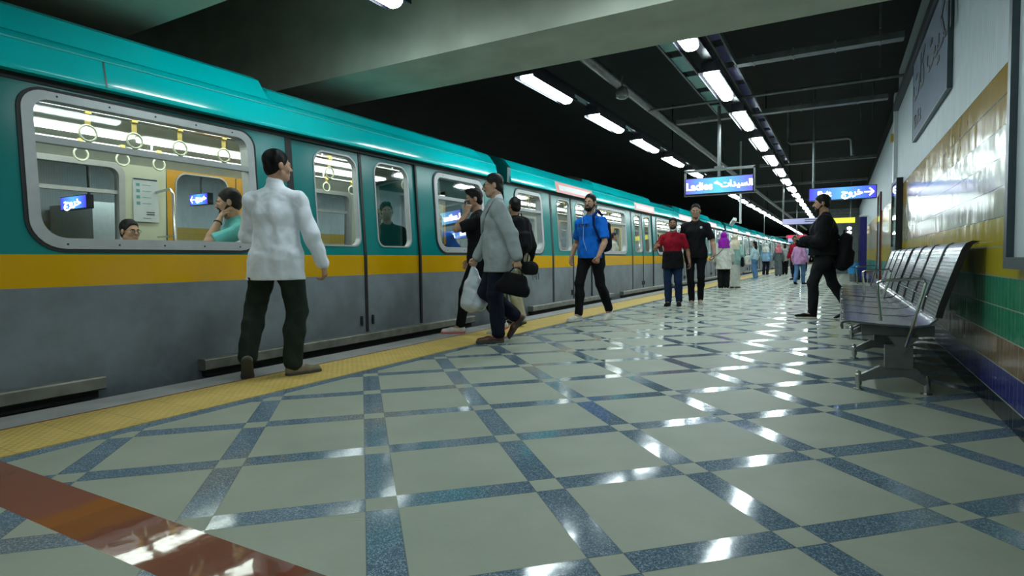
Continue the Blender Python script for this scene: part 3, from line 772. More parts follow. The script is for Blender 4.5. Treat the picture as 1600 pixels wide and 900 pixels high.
def build_car(Y0, L, doors, wins, fdoors, fwins, label, notices=True, fairing=None, straps=None, joints=(5.2, 9.8, 14.4)):
    M.setdefault('bead', mat('highlight_teal', (.1, .7, .72), .12, var=.02))
    car = empty('train_car', (-4.42, Y0, 0), 0, label, 'train car', 'cars of the teal train')
    DW = 1.84
    for far, dd, ww in ((False, doors, wins), (True, fdoors, fwins)):
        Xo, Xi = (Xf_out, Xf_in) if far else (X_out, X_in)
        bm = bmesh.new(); inn = bmesh.new()
        cuts = sorted([(d, d+DW) for d in dd]); edges = [0]+[v for c in cuts for v in c]+[L]
        for i in range(0, len(edges), 2):
            a, b2 = edges[i], edges[i+1]
            if b2-a < .02: continue
            for X, B in ((Xo, bm), (Xi, inn)):
                quad(B, [(X(-.1), a, -.1 if B is bm else .02), (X(-.1), b2, -.1 if B is bm else .02), (X(.95), b2, .95), (X(.95), a, .95)])
                ws = sorted([w for w in ww if w[0] >= a and w[1] <= b2]); cur = a
                for (w0, w1) in ws:
                    if w0-.04 > cur: quad(B, [(X(.95), cur, .95), (X(.95), w0-.04, .95), (X(2.09), w0-.04, 2.09), (X(2.09), cur, 2.09)])
                    holed(B, X, max(cur, w0-.04), w1+.04, .95, 2.09, (w0+.02, w1-.02, WIN_B+.02, WIN_T-.02, .17, .11, 7)); cur = w1+.04
                if cur < b2: quad(B, [(X(.95), cur, .95), (X(.95), b2, .95), (X(2.09), b2, 2.09), (X(2.09), cur, 2.09)])
        for d0, d1 in cuts:
            for X, B in ((Xo, bm), (Xi, inn)):
                quad(B, [(X(2.035), d0, 2.035), (X(2.035), d1, 2.035), (X(2.09), d1, 2.09), (X(2.09), d0, 2.09)])
                if B is bm: quad(B, [(X(0), d0, -.1), (X(0), d1, -.1), (X(0), d1, .03), (X(0), d0, .03)])
        done('body_side', bm, M['paint'], car)
        done('cabin_lining', inn, M['cream'], car)
        # black jambs around the door openings
        sg = -1 if far else 1
        for d0, d1 in cuts:
            for yy, w, dp, nm in ((d0-.055, .07, .004, 'door_jamb'), (d1-.01, .03, .004, 'door_jamb'), ((d0+d1)/2-.02, .04, -.012, 'door_seal')):
                if far and nm == 'door_seal': continue
                bm = bmesh.new(); rg = []
                for z in (.0, .95, 2.05):
                    x = Xo(z)+dp*sg; xi = x-.05*sg
                    rg.append([bm.verts.new(p) for p in [(x, yy, z), (x, yy+w, z), (xi, yy+w, z), (xi, yy, z)]])
                for A_, B_ in zip(rg, rg[1:]):
                    for q in range(4): bm.faces.new((A_[q], A_[(q+1) % 4], B_[(q+1) % 4], B_[q]))
                bm.faces.new(rg[0][::-1]); bm.faces.new(rg[-1]); done(nm, bm, M['black'], car)
        for d0, d1 in cuts:
            w = (d1-d0)/2
            door_leaf(car, d0, w, far, 0); door_leaf(car, d0+w, w, far, 1)
        for (w0, w1) in ww: win_parts(car, w0, w1, far, round(w1-w0, 2))
    # underframe and ends
    bm = bmesh.new(); box(bm, -CW+.05, -.05, 0, L, -.35, -.02)
    for y in (1.5, L-4): box(bm, -CW+.2, -.2, y, y+2.6, -1.05, -.3)
    done('underframe', bm, M['under'], car)
    bm = bmesh.new(); box(bm, -CW+.06, -.06, 0, L, -.02, .02); done('cabin_floor', bm, M['cabfloor'], car)
    for y in (0, L-.05):
        bm = bmesh.new(); box(bm, -CW+.1, -.1, y, y+.05, -.1, .3); box(bm, -CW+.1, -1.8, y, y+.05, .3, 2.2); box(bm, -.9, -.1, y, y+.05, .3, 2.2); box(bm, -1.8, -.9, y, y+.05, 1.95, 2.35)
        done('end_wall', bm, M['tealdark'], car)
    # cove and roof: profile swept along the car
    prof = [(-.075, 2.075), (.0, 2.09), (.028, 2.075), (.034, 2.088), (.03, 2.11), (.0, 2.265), (-.012, 2.28), (-.02, 2.285), (-.1, 2.40), (-.16, 2.45), (-.5, 2.56), (-CW/2, 2.62)]
    full_p = prof+[(-CW-x, z) for x, z in prof[-2::-1]]
    def sweep(bm, P, a, b2, cap=True):
        A = [bm.verts.new((x, a, z)) for x, z in P]; B = [bm.verts.new((x, b2, z)) for x, z in P]
        for i in range(len(P)-1): bm.faces.new((A[i], A[i+1], B[i+1], B[i]))
        if cap: bm.faces.new(A); bm.faces.new(B[::-1])
    bm = bmesh.new(); sweep(bm, full_p, .09, L-.02)
    done('roof', bm, M['teal'], car, smooth=True)
    bm = bmesh.new()   # black strip painting in the shadow under the cove lip
    for s, X in ((1, X_out), (-1, Xf_out)):
        xa, xb = sorted((X(2.0)+.006*s, X(2.0)-.05*s)); box(bm, xa, xb, .03, L-.02, 2.035, 2.078)
    done('cove_shadow_strip', bm, M['black'], car)
    for y in joints:      # panel joints of the cove
        bm = bmesh.new()
        if y < L-.3:
            P = [(x+.003, z) for x, z in prof[3:7]]
            for (xa, za), (xb, zb) in zip(P, P[1:]): quad(bm, [(xa, y, za), (xa, y+.012, za), (xb, y+.012, zb), (xb, y, zb)])
        done('cove_joint', bm, M['tealdark'], car)
    bm = bmesh.new(); tube(bm, [(.002, .12, 2.272), (.002, L-.05, 2.272)], .0055, 6); done('cove_highlight_bead', bm, M['bead'], car, smooth=True)  # paler bead added to draw the edge highlight along the cove crease
    bm = bmesh.new(); P = [(-.06, 2.06), (.012, 2.06), (.02, 2.28), (-.1, 2.43), (-.3, 2.5), (-CW+.3, 2.5), (-CW+.1, 2.43), (-CW-.02, 2.28), (-CW-.012, 2.06), (-CW+.06, 2.06)]
    sweep(bm, P, -.005, .1); done('roof_end', bm, M['tealdark'], car)
    for fa, fb, fz in (fairing or [(L*.2, L*.42, .07), (L*.6, L*.85, .07)]):
        bm = bmesh.new(); P = [(-.045, 2.33), (-.13, 2.42+fz), (-.2, 2.46+fz), (-.6, 2.58+fz), (-CW+.6, 2.58+fz), (-CW+.2, 2.46+fz), (-CW+.13, 2.42+fz), (-CW+.045, 2.33)]
        A = [bm.verts.new((x, fa, z)) for x, z in P]; B = [bm.verts.new((x, fb+(.03 if z < 2.4 else 0), z)) for x, z in P]
        for i in range(len(P)-1): bm.faces.new((A[i], A[i+1], B[i+1], B[i]))
        bm.faces.new(A); bm.faces.new(B[::-1])
        done('roof_fairing', bm, M['teal'], car)
    # step boards under the doors and the body
    for sa, sb in [(d-1.0, d+DW+1.05) for d in doors]:
        bm = bmesh.new(); sa = max(sa, .1); sb = min(sb, L-.1)
        P = [(-.05, .125), (.085, .125), (.095, .115), (.095, .045), (.08, .035), (-.05, .035)]
        sweep(bm, P, sa, sb); done('step_board', bm, M['step'], car)
        bm = bmesh.new(); box(bm, -.05, .05, sa+.03, sb-.03, -.02, .034); done('step_bracket', bm, M['black'], car)
    # cabin ceiling and lamps
    bm = bmesh.new()
    P = [(-.12, 2.0), (-.3, 2.14), (-.5, 2.2), (-.95, 2.2), (-1.0, 2.24), (-CW+1.0, 2.24), (-CW+.95, 2.2), (-CW+.5, 2.2), (-CW+.3, 2.14), (-CW+.12, 2.0)]
    sweep(bm, P, .05, L-.05, cap=False); done('cabin_ceiling', bm, M['cabceil'], car, smooth=True)
    for x in (-.72, -CW+.72):
        bm = bmesh.new(); y = .4
        while y < L-1.5:
            box(bm, x-.1, x+.1, y, min(y+2.0, L-.3), 2.165, 2.19); y += 2.12
        done('cabin_lamp', bm, M['cablamp'], car)
    # cabin rails and grab poles
    for x, key in ((-.78, 'n'), (-CW+.62, 'f')):
        bm = bmesh.new(); tube(bm, [(x, .5, 2.09), (x, L-.5, 2.09)], .016, 8)
        y = 1.0
        while y < L-.6: tube(bm, [(x, y, 2.09), (x, y, 2.2)], .012, 6); y += 1.2
        done('handrail', bm, M['steel'], car, smooth=True)
    for (d0, d1) in [(d, d+DW) for d in fdoors]:
        for yy in (d0-.12, d1+.12):
            bm = bmesh.new(); x = -CW+.45
            tube(bm, [(-CW+.12, yy, 1.72), (x-.04, yy, 1.74), (x, yy, 1.68), (x, yy, .45), (-CW+.12, yy, .42)], .016, 8)
            tube(bm, [(x, yy, 1.2), (-CW+.12, yy, 1.2)], .012, 6)
            done('grab_pole', bm, M['steel'], car, smooth=True)
    for (d0, d1) in [(d, d+DW) for d in doors]:
        yy = (d0+d1)/2; bm = bmesh.new(); tube(bm, [(-CW/2, yy, .02), (-CW/2, yy, 2.24)], .018, 8); done('grab_pole', bm, M['steel'], car, smooth=True)
    # benches inside
    for x0, s, dd in ((-.1, -1, doors), (-CW+.1, 1, fdoors)):
        ed = [0.3]+[v for d in sorted(dd) for v in (d-.15, d+DW+.15)]+[L-.3]
        for i in range(0, len(ed), 2):
            a, b2 = ed[i], ed[i+1]
            if b2-a < .5: continue
            bm = bmesh.new()
            xa, xb = sorted((x0, x0+s*.42)); box(bm, xa, xb, a, b2, .38, .43)
            xa, xb = sorted((x0, x0+s*.06)); box(bm, xa, xb, a, b2, .43, .86)
            xa, xb = sorted((x0+s*.05, x0+s*.12)); box(bm, xa, xb, a+.1, b2-.1, .03, .38)
            done('bench_seat', bm, M['seat'], car, bevel=.012)
    if straps:
        for x, ztop, ys, zr in straps:
            for y in ys:
                bm = bmesh.new(); z0 = ztop+.015; z1 = zr+.06
                box(bm, x-.003, x+.003, y-.02, y+.02, z1, z0); box(bm, x-.02, x+.02, y-.022, y+.022, z0-.035, z0+.01)
                st = done('hand_strap', bm, M['strapy'], car)
                R = bmesh.new(); tube(R, [(x, y+.062*math.sin(t), zr+.062*math.cos(t)) for t in [2*PI*k/20 for k in range(20)]], .0095, 8, closed=True)
                done('strap_ring', R, M['ring'], st, smooth=True)
    if notices:
        for d in doors:
            bm = bmesh.new(); y0, y1 = d+.06, d+DW-.02
            def strip(ya, yb, za, zb, off, mi):
                X = lambda z: .03-(z-2.09)*(.03/.175)+off
                quad(bm, [(X(za), ya, za), (X(za), yb, za), (X(zb), yb, zb), (X(zb), ya, zb)], mi)
            strip(y0, y1, 2.072, 2.262, .004, 0); strip(y0+.13, y1-.13, 2.118, 2.218, .007, 1)
            done('notice_panel', bm, [M['pink'], M['noticewhite']], car)
    return car
def far_mirror(v): return v
# nearest car: its far side as seen through the window
Y0, L = -11.75, 19.2
c1 = build_car(Y0, L, [3.78-Y0-4.6*k for k in range(4)], [(1.72-Y0-4.6*k, 3.38-Y0-4.6*k) for k in range(3)]+[(5.97-Y0, 7.13-Y0)],
    [4.08-Y0-4.6*k for k in range(4)], [(1.95-Y0-4.6*k, 3.62-Y0-4.6*k) for k in range(3)]+[(6.15-Y0, 7.1-Y0)],
    'nearest train car with the large window of hanging straps', notices=False, joints=(2.6, 6.9, 13.93),
    fairing=[(6.2, 3.52-Y0, .085), (3.6-Y0, 7.05-Y0, .02)],
    straps=[(-.78, 2.09, [2.44-Y0, 2.79-Y0, 3.18-Y0, 3.61-Y0, 1.6-Y0, 4.2-Y0, 4.55-Y0, 4.95-Y0, 5.4-Y0, 6.3-Y0], 1.92), (-CW+.62, 2.09, [2.97-Y0, 3.35-Y0, 3.72-Y0, 2.5-Y0, 5.7-Y0, 6.1-Y0, 6.6-Y0], 1.965)])
DR2 = [1.65, 6.2, 10.76, 15.32]; WN2 = [(.33, 1.28), (3.85, 5.75), (8.4, 10.3), (12.96, 14.86), (17.6, 18.5)]
FD2 = [1.9, 6.45, 11.0, 15.56]; FW2 = [(.45, 1.45), (4.1, 5.98), (8.65, 10.5), (13.2, 15.0)]
ST2 = [(-.75, 2.09, [.5+.55*k for k in range(32) if True], 1.92)]
carlab = ['second train car with the number on its grey side and pink notices above the doors', 'third train car beside the woman in the purple headscarf',
          'fourth train car beside the distant waiting passengers', 'fifth train car, small and far away', 'last visible train car at the vanishing end of the platform']
c2 = build_car(7.74, 19.0, DR2, WN2, FD2, FW2, carlab[0], straps=ST2)
for i in range(1, 5):
    c = copy_tree(c2); c.location = (-4.42, 7.74+19.45*i, 0); tag(c, carlab[i])
text('fleet_number', '\u0662\u0660\u0661\u0666', .17, M['ink'], c2, (.006, .93, .60), (PI/2, 0, PI/2), ext=.001, bold=.002)
# poster on the cabin wall
r = None
bm = bmesh.new(); X = -CW+.118
box(bm, X, X+.006, 3.70-Y0, 3.98-Y0, 1.37, 1.87); po = done('cabin_poster', bm, M['paper'], c1)
bm = bmesh.new(); X += .008
box(bm, X, X+.002, 3.71-Y0, 3.97-Y0, 1.845, 1.862)
for k in range(4):
    z = 1.79-.07*k
    quad(bm, [(X, 3.735-Y0, z-.018), (X, 3.775-Y0, z-.018), (X, 3.775-Y0, z+.018), (X, 3.735-Y0, z+.018)], 1)
    box(bm, X, X+.001, 3.8-Y0, 3.9-Y0, z-.003, z+.003, 1)
for z in (1.475, 1.45): box(bm, X, X+.002, 3.84-Y0, 3.93-Y0, z, z+.011)
box(bm, X, X+.001, 3.80-Y0, 3.89-Y0, 1.41, 1.415)
done('poster_print', bm, [M['ink'], M['inkteal']], po)

# ------------------------------------------------------------------ people: smooth-blended solids meshed with surface nets
class Field:
    def __init__(s, lo, hi, h):
        s.h = h; s.lo = np.array(lo, float)-2*h; n = np.ceil((np.array(hi)-s.lo+2*h)/h).astype(int)+1
        s.n = n; s.a = np.full(tuple(n), .25, np.float32)
        s.ax = [s.lo[i]+h*np.arange(n[i]) for i in range(3)]
    def sub(s, lo, hi):
        i0 = np.maximum(0, np.floor((np.array(lo)-s.lo)/s.h).astype(int)); i1 = np.minimum(s.n, np.ceil((np.array(hi)-s.lo)/s.h).astype(int)+1)
        if np.any(i1 <= i0): return None, None
        sl = tuple(slice(a, b) for a, b in zip(i0, i1))
        X, Y, Z = np.meshgrid(*[s.ax[k][sl[k]] for k in range(3)], indexing='ij', sparse=True)
        return sl, (X, Y, Z)
    def put(s, d, sl, k, op):
        a = s.a[sl]
        if op == '-':
            d = -d
            if k <= 0: r = np.maximum(a, d)
            else:
                h = np.clip(.5+.5*(d-a)/k, 0, 1); r = a*(1-h)+d*h+k*h*(1-h)
        else:
            if k <= 0: r = np.minimum(a, d)
            else:
                h = np.clip(.5+.5*(a-d)/k, 0, 1); r = a+(d-a)*h-k*h*(1-h)
        s.a[sl] = r
    def cone(s, a, b, ra, rb, k=.02, op='+'):
        a = np.array(a, float); b = np.array(b, float); m = max(ra, rb)+k+2*s.h
        sl, P = s.sub(np.minimum(a, b)-m, np.maximum(a, b)+m)
        if sl is None: return
        v = b-a; L = max(v@v, 1e-9)
        px, py, pz = P[0]-a[0], P[1]-a[1], P[2]-a[2]
        t = np.clip((px*v[0]+py*v[1]+pz*v[2])/L, 0, 1)
        d = np.sqrt((px-t*v[0])**2+(py-t*v[1])**2+(pz-t*v[2])**2)-(ra+(rb-ra)*t)
        s.put(d.astype(np.float32), sl, k, op)
    def ell(s, c, r, R=None, k=.02, op='+'):
        c = np.array(c, float); r = np.array(r, float); m = r.max()+k+2*s.h
        sl, P = s.sub(c-m, c+m)
        if sl is None: return
        px, py, pz = P[0]-c[0], P[1]-c[1], P[2]-c[2]
        if R is not None:
            R = np.array(R); q = [px*R[0][i]+py*R[1][i]+pz*R[2][i] for i in range(3)]
        else: q = [px, py, pz]
        l = np.sqrt((q[0]/r[0])**2+(q[1]/r[1])**2+(q[2]/r[2])**2)
        g = np.sqrt((q[0]/r[0]**2)**2+(q[1]/r[1]**2)**2+(q[2]/r[2]**2)**2)+1e-6
        s.put((l*(l-1)/g).astype(np.float32), sl, k, op)
    def econe(s, a, b, ra, rb, side, k=.03, op='+'):
        """tapered segment with elliptical section: ra, rb = (along side, across)"""
        a = np.array(a, float); b = np.array(b, float); m = max(*ra, *rb)+k+2*s.h
        sl, P = s.sub(np.minimum(a, b)-m, np.maximum(a, b)+m)
        if sl is None: return
        v = b-a; L = np.linalg.norm(v); v = v/L; side = np.array(side, float); side = side-(side@v)*v; side /= np.linalg.norm(side); w = np.cross(v, side)
        px, py, pz = P[0]-a[0], P[1]-a[1], P[2]-a[2]
        tt = px*v[0]+py*v[1]+pz*v[2]; t = np.clip(tt/L, 0, 1)
        u = px*side[0]+py*side[1]+pz*side[2]; q = px*w[0]+py*w[1]+pz*w[2]
        r1 = ra[0]+(rb[0]-ra[0])*t; r2 = ra[1]+(rb[1]-ra[1])*t; e = tt-t*L
        rm = np.minimum(r1, r2)
        l = np.sqrt((u/r1)**2+(q/r2)**2+(e/rm)**2)
        g = np.sqrt((u/r1**2)**2+(q/r2**2)**2+(e/rm**2)**2)+1e-6
        s.put((l*(l-1)/g).astype(np.float32), sl, k, op)
    def plane(s, p, n, k=0):
        """cut away the side the normal points to"""
        X, Y, Z = np.meshgrid(*s.ax, indexing='ij', sparse=True); n = np.array(n, float); n /= np.linalg.norm(n)
        d = (X-p[0])*n[0]+(Y-p[1])*n[1]+(Z-p[2])*n[2]
        s.a = np.maximum(s.a, d).astype(np.float32)
    def wrinkle(s, amp, f=1.0, ph=0.0):
        X, Y, Z = np.meshgrid(*s.ax, indexing='ij', sparse=True)
        w = np.sin(31*f*Z+9*np.sin(7*X+ph)+5*np.sin(9*Y+2*ph)+ph)*.5+np.sin(23*f*(X+Z*.8)+6*np.sin(11*Z+ph)+2*ph)*.35+np.sin(37*f*(Y-Z*.6)+4*np.sin(9*X))*.35
        r1 = 1-2*np.abs(np.sin(13*f*Z+5*np.sin(5*X+ph)+4*np.sin(6*Y+ph)+ph)); r2 = 1-2*np.abs(np.sin(11*f*(X*1.2+Z*.7)+3*np.sin(7*Z+ph)+2*ph+2*Y))
        s.a = (s.a+amp*(w*.6+r1*.45+r2*.45)).astype(np.float32)
    def mesh(s, scale=1.0):
        a = s.a; n = a.shape; ins = a < 0
        # cells with a sign change
        c = np.zeros((n[0]-1, n[1]-1, n[2]-1), np.int8)
        for i in (0, 1):
            for j in (0, 1):
                for k in (0, 1): c += ins[i:n[0]-1+i, j:n[1]-1+j, k:n[2]-1+k]
        act = (c > 0) & (c < 8); idx = np.full(act.shape, -1, np.int64); ii = np.argwhere(act)
        if len(ii) == 0: return None
        idx[act] = np.arange(len(ii)); pos = np.zeros((len(ii), 3)); cnt = np.zeros(len(ii))
        cor = [(i, j, k) for i in (0, 1) for j in (0, 1) for k in (0, 1)]
        for p in cor:
            for ax in range(3):
                if p[ax]: continue
                q = list(p); q[ax] = 1
                v0 = a[ii[:, 0]+p[0], ii[:, 1]+p[1], ii[:, 2]+p[2]]; v1 = a[ii[:, 0]+q[0], ii[:, 1]+q[1], ii[:, 2]+q[2]]
                m = (v0 < 0) != (v1 < 0); t = np.where(m, v0/np.where(m, v0-v1, 1), 0)
                pt = np.array(p, float)[None, :]+np.zeros((len(ii), 3)); pt[:, ax] += t
                pos += pt*m[:, None]; cnt += m
        V = (s.lo+s.h*(ii+pos/cnt[:, None]))*scale
        F = []
        for ax in range(3):
            b1, b2 = (ax+1) % 3, (ax+2) % 3
            s0 = [slice(None)]*3; s1 = [slice(None)]*3; s0[ax] = slice(0, -1); s1[ax] = slice(1, None)
            e = np.argwhere(ins[tuple(s0)] != ins[tuple(s1)])
            ok = (e[:, b1] > 0) & (e[:, b2] > 0) & (e[:, b1] < n[b1]-1) & (e[:, b2] < n[b2]-1); e = e[ok]
            if not len(e): continue
            def cell(d1, d2):
                q = e.copy(); q[:, b1] -= d1; q[:, b2] -= d2; return idx[q[:, 0], q[:, 1], q[:, 2]]
            f = np.stack([cell(1, 1), cell(0, 1), cell(0, 0), cell(1, 0)], 1)
            st = ins[e[:, 0], e[:, 1], e[:, 2]]; f[~st] = f[~st][:, ::-1]
            F.append(f)
        F = np.concatenate(F)
        me = bpy.data.meshes.new('m'); me.vertices.add(len(V)); me.vertices.foreach_set('co', V.astype(np.float32).ravel())
        me.loops.add(F.size); me.loops.foreach_set('vertex_index', F.astype(np.int32).ravel())
        me.polygons.add(len(F)); me.polygons.foreach_set('loop_start', np.arange(0, F.size, 4, dtype=np.int32)); me.polygons.foreach_set('loop_total', np.full(len(F), 4, np.int32))
        me.polygons.foreach_set('use_smooth', np.ones(len(F), bool)); me.update(calc_edges=True)
        return me

def A(*v): return np.array(v, float)
def nrm(v): v = np.array(v, float); return v/max(np.linalg.norm(v), 1e-9)
def rotz(t): c, s_ = math.cos(t), math.sin(t); return np.array([[c, -s_, 0], [s_, c, 0], [0, 0, 1.]])
def rotx(t): c, s_ = math.cos(t), math.sin(t); return np.array([[1, 0, 0], [0, c, -s_], [0, s_, c]])
def roty(t): c, s_ = math.cos(t), math.sin(t); return np.array([[c, 0, s_], [0, 1, 0], [-s_, 0, c]])
def ik(a, t, l1, l2, hint):
    d = t-a; D = np.linalg.norm(d); D2 = min(D, (l1+l2)*.995); u = d/max(D, 1e-6); t = a+u*D2
    x = (l1*l1-l2*l2+D2*D2)/(2*D2); hgt = math.sqrt(max(l1*l1-x*x, 0)); h = hint-(hint@u)*u; h = nrm(h)
    return a+u*x+h*hgt, t

class Person:
    """local frame: +y ahead, +x the person's right, z up; height 1.75 before scaling"""
    def __init__(s, name_loc, rz, label, scale=1.0, res=.007, lean=0.0, twist=0.0, feet=((.1, .15, 0, 0), (-.1, -.15, .5, 0)), hands=None,
                 head=(0, 0), bulk=1.0, belly=0.0, hipz=None, group=None, female=False):
        s.s = scale; s.h = res; s.bulk = bulk
        s.root = empty('person', name_loc, rz, label, 'person', group)
        s.lean, s.twist = lean, twist; s.female = female; s.belly = belly
        # feet: (x, y of the ball of the foot, heel pitch, lift, [toe-out])
        s.ank = []; s.foot = []
        for f in feet:
            bx, by, p, lift = f[:4]; to = f[4] if len(f) > 4 else (.1 if bx > 0 else -.1)
            c, sn = math.cos(p), math.sin(p); v = A(0, -.13*c+.08*sn, .13*sn+.08*c)
            R = rotz(-to); s.foot.append((A(bx, by, lift), p, R)); s.ank.append(A(bx, by, lift)+R@v)
        l1, l2 = .43, .425; s.hw = .09
        cx = 0.0; cy = (s.ank[0][1]+s.ank[1][1])/2*.35
        hz = .93
        for sgn, an in zip((1, -1), s.ank):
            dx = an[0]-sgn*s.hw; dy = an[1]-cy; q = (l1+l2)*.992; m = q*q-dx*dx-dy*dy
            hz = min(hz, an[2]+math.sqrt(max(m, .04)))
        if hipz is not None: hz = hipz
        s.P = A(0, cy, hz)
        s.hip = [s.P+A(s.hw, 0, 0), s.P+A(-s.hw, 0, 0)]
        s.knee = []
        for i in (0, 1):
            k, t = ik(s.hip[i], s.ank[i], l1, l2, s.foot[i][2]@A(0, 1, .05)); s.knee.append(k)
        Rl = rotx(-lean); Rt = rotz(twist); s.Rc = Rt@Rl
        s.waist = s.P+Rl@A(0, 0, .13); s.chest = s.P+Rl@A(0, .0, .34); s.neck = s.P+Rl@A(0, -.015, .545); s.T = s.neck
        sw = .176*(.88 if female else 1)*(.5+.5*bulk)
        s.sh = [s.P+Rl@(Rt@A(sg*sw, -.01, .438)) for sg in (1, -1)]
        s.elb = []; s.wr = []; s.hand = hands or [dict(), dict()]
        for i in (0, 1):
            h = s.hand[i]; sg = 1 if i == 0 else -1
            t = h.get('to'); t = A(sg*.27, .03, s.P[2]-.06) if t is None else A(*t)
            hint = A(*h.get('hint', (sg*.35, -1, -.1)))
            e, w = ik(s.sh[i], t, .285, .25, hint); s.elb.append(e); s.wr.append(w)
        s.Rh = Rt@rotz(head[0])@rotx(head[1])
        s.H = s.neck+A(0, 0, .03)+s.Rh@A(0, .025, .135)
    def hp(s, *v): return s.H+s.Rh@A(*v)
    def add(s, name, fld, m):
        me = fld.mesh(s.s)
        if me is None: return None
        return link(name, me, m, s.root)
    def bounds(s, m=.12):
        pts = np.array(s.ank+s.knee+s.hip+s.sh+s.elb+s.wr+[s.H+A(0, 0, .1), s.neck, s.ank[0]+A(0, .15, -.09), s.ank[1]+A(0, .15, -.09)]); return pts.min(0)-m, pts.max(0)+m
    def body(s, m, fingers=True, bare=False):
        lo, hi = s.bounds(.13 if not fingers else .16); f = Field(lo, hi, s.h); b = s.bulk; side = s.Rc@A(1, 0, 0)
        f.econe(s.P, s.waist, (.135*b, .095*b), (.12*b, .09*b), side, .03)
        f.econe(s.waist, s.chest, (.125*b, .09*b), (.145*b, .1*b), side, .04)
        f.econe(s.chest, (s.sh[0]+s.sh[1])/2, (.14*b, .095*b), (.12*b, .07*b), side, .04)
        for i in (0, 1):
            f.cone(s.chest+A(0, 0, .09), s.sh[i], .06, .05, .04); f.cone(s.neck+A(0, 0, -.02), s.sh[i]+A(0, 0, .015), .04, .03, .04)
            f.cone(s.hip[i], s.knee[i], .078*b, .052, .03)
            kn, an = s.knee[i], s.ank[i]; calf = kn+(an-kn)*.32+nrm(s.foot[i][2]@A(0, -1, 0))*.012
            f.cone(kn, calf, .05, .052, .02); f.cone(calf, an, .05, .034, .02)
            ball, p, R = s.foot[i]; c, sn = math.cos(p), math.sin(p)
            F3 = lambda v: ball+R@A(v[0], v[1]*c+v[2]*sn, -v[1]*sn+v[2]*c)
            f.cone(an, F3((0, -.14, .035)), .034, .03, .02); f.cone(an, F3((0, .02, .03)), .032, .026, .02)
            f.cone(s.sh[i], s.elb[i], .05*b, .038, .02); mid = s.elb[i]+(s.wr[i]-s.elb[i])*.3
            f.cone(s.elb[i], mid, .038, .04, .015); f.cone(mid, s.wr[i], .04, .026, .015)
            s.mkhand(f, i, fingers)
        f.cone(s.neck+A(0, 0, -.05), s.hp(0, -.02, -.06), .062 if not s.female else .054, .054 if not s.female else .047, .03)
        # head
        R = s.Rh
        f.ell(s.hp(0, -.015, .035), (.074, .092, .083), R, .0); f.ell(s.hp(0, .032, -.03), (.059, .056, .08), R, .02)
        f.ell(s.hp(0, .052, -.085), (.034, .03, .026), R, .02)
        for g in (1, -1):
            f.ell(s.hp(g*.034, .056, -.022), (.024, .024, .026), R, .02); f.ell(s.hp(g*.077, -.008, -.008), (.011, .021, .031), R, .006)
            f.cone(s.hp(g*.05, .0, -.06), s.hp(g*.02, .06, -.09), .022, .02, .02)
        f.cone(s.hp(-.03, .077, .022), s.hp(.03, .077, .022), .011, .011, .015)
        for g in (1, -1): f.ell(s.hp(g*.031, .098, .002), (.016, .014, .01), R, .012, '-')
        for g in (1, -1): f.cone(s.hp(g*.019, .083, .0125), s.hp(g*.045, .077, .0115), .0075, .0065, .006); f.cone(s.hp(g*.02, .082, -.0095), s.hp(g*.043, .077, -.009), .006, .0055, .006)
        f.cone(s.hp(0, .084, .012), s.hp(0, .108, -.024), .008, .0125, .012)
        for g in (1, -1): f.ell(s.hp(g*.011, .1, -.028), (.008, .009, .007), R, .006)
        f.cone(s.hp(-.017, .083, -.055), s.hp(.017, .083, -.055), .0085, .0085, .008); f.cone(s.hp(-.014, .082, -.066), s.hp(.014, .082, -.066), .0085, .0085, .006)
        o = s.add('body', f, m)
        if s.h < .0085: s.eyes()
        return o
    def eyes(s):
        bm = bmesh.new()
        for g in (1, -1):
            for (c, r, mi) in ((A(g*.031, .0745, .002), .0125, 0), (A(g*.031, .0815, .002), .0066, 1)):
                v = bmesh.ops.create_icosphere(bm, subdivisions=2, radius=r*s.s, matrix=Matrix.Translation(Vector(s.hp(*c)*s.s)))
                for x in v['verts']:
                    for q in x.link_faces: q.material_index = mi
        done('eyes', bm, [M['eyew'], M['eyed']], s.root, smooth=True)
    def mkhand(s, f, i, fingers):
        h = s.hand[i]; w = s.wr[i]; e = s.elb[i]; sg = 1 if i == 0 else -1
        d = nrm(h['dir']) if 'dir' in h else nrm(w-e)
        n = A(*h['palm']) if 'palm' in h else A(-sg, 0, 0)          # direction the palm faces
        n = nrm(n-(n@d)*d); sd = np.cross(n, d)                       # towards ... side axis
        th = nrm(h['thumb']) if 'thumb' in h else A(0, 1, 0)
        if sd@th < 0: sd = -sd
        s.hf = getattr(s, 'hf', {}); s.hf[i] = (w, d, n, sd)
        curl = h.get('curl', .35); c = w+d*.05
        f.econe(w+d*.005, w+d*.072, (.027, .019), (.037, .0145), sd, .012)
        s.palmc = getattr(s, 'palmc', {}); s.palmc[i] = w+d*.075+n*.03
        if not fingers:
            f.cone(w+d*.08, w+d*.11+n*.03*curl, .026, .02, .01); f.cone(w+d*.02+sd*.03, w+d*.07+sd*.045, .012, .01, .01); return
        for k, (o, L) in enumerate(((.028, .9), (.0095, 1.0), (-.009, .95), (-.027, .78))):
            p = w+d*.082+sd*o; ang = 0.0; r = .0088
            f.cone(w+d*.06+sd*o*.9, p, .011, .0095, .006)
            cu = curl if not isinstance(curl, (list, tuple)) else curl[k]
            for q, l in enumerate((.042, .027, .02)):
                ang += cu*(1.35, 1.6, 1.2)[q]; v = d*math.cos(ang)+n*math.sin(ang); p2 = p+v*l*L
                f.cone(p, p2, r, r-.0007, .003); p = p2; r -= .0007
        t0 = w+d*.022+sd*.024; t1 = t0+nrm(d*.75+sd*.75+n*.35)*.038; tc = curl if not isinstance(curl, (list, tuple)) else .5
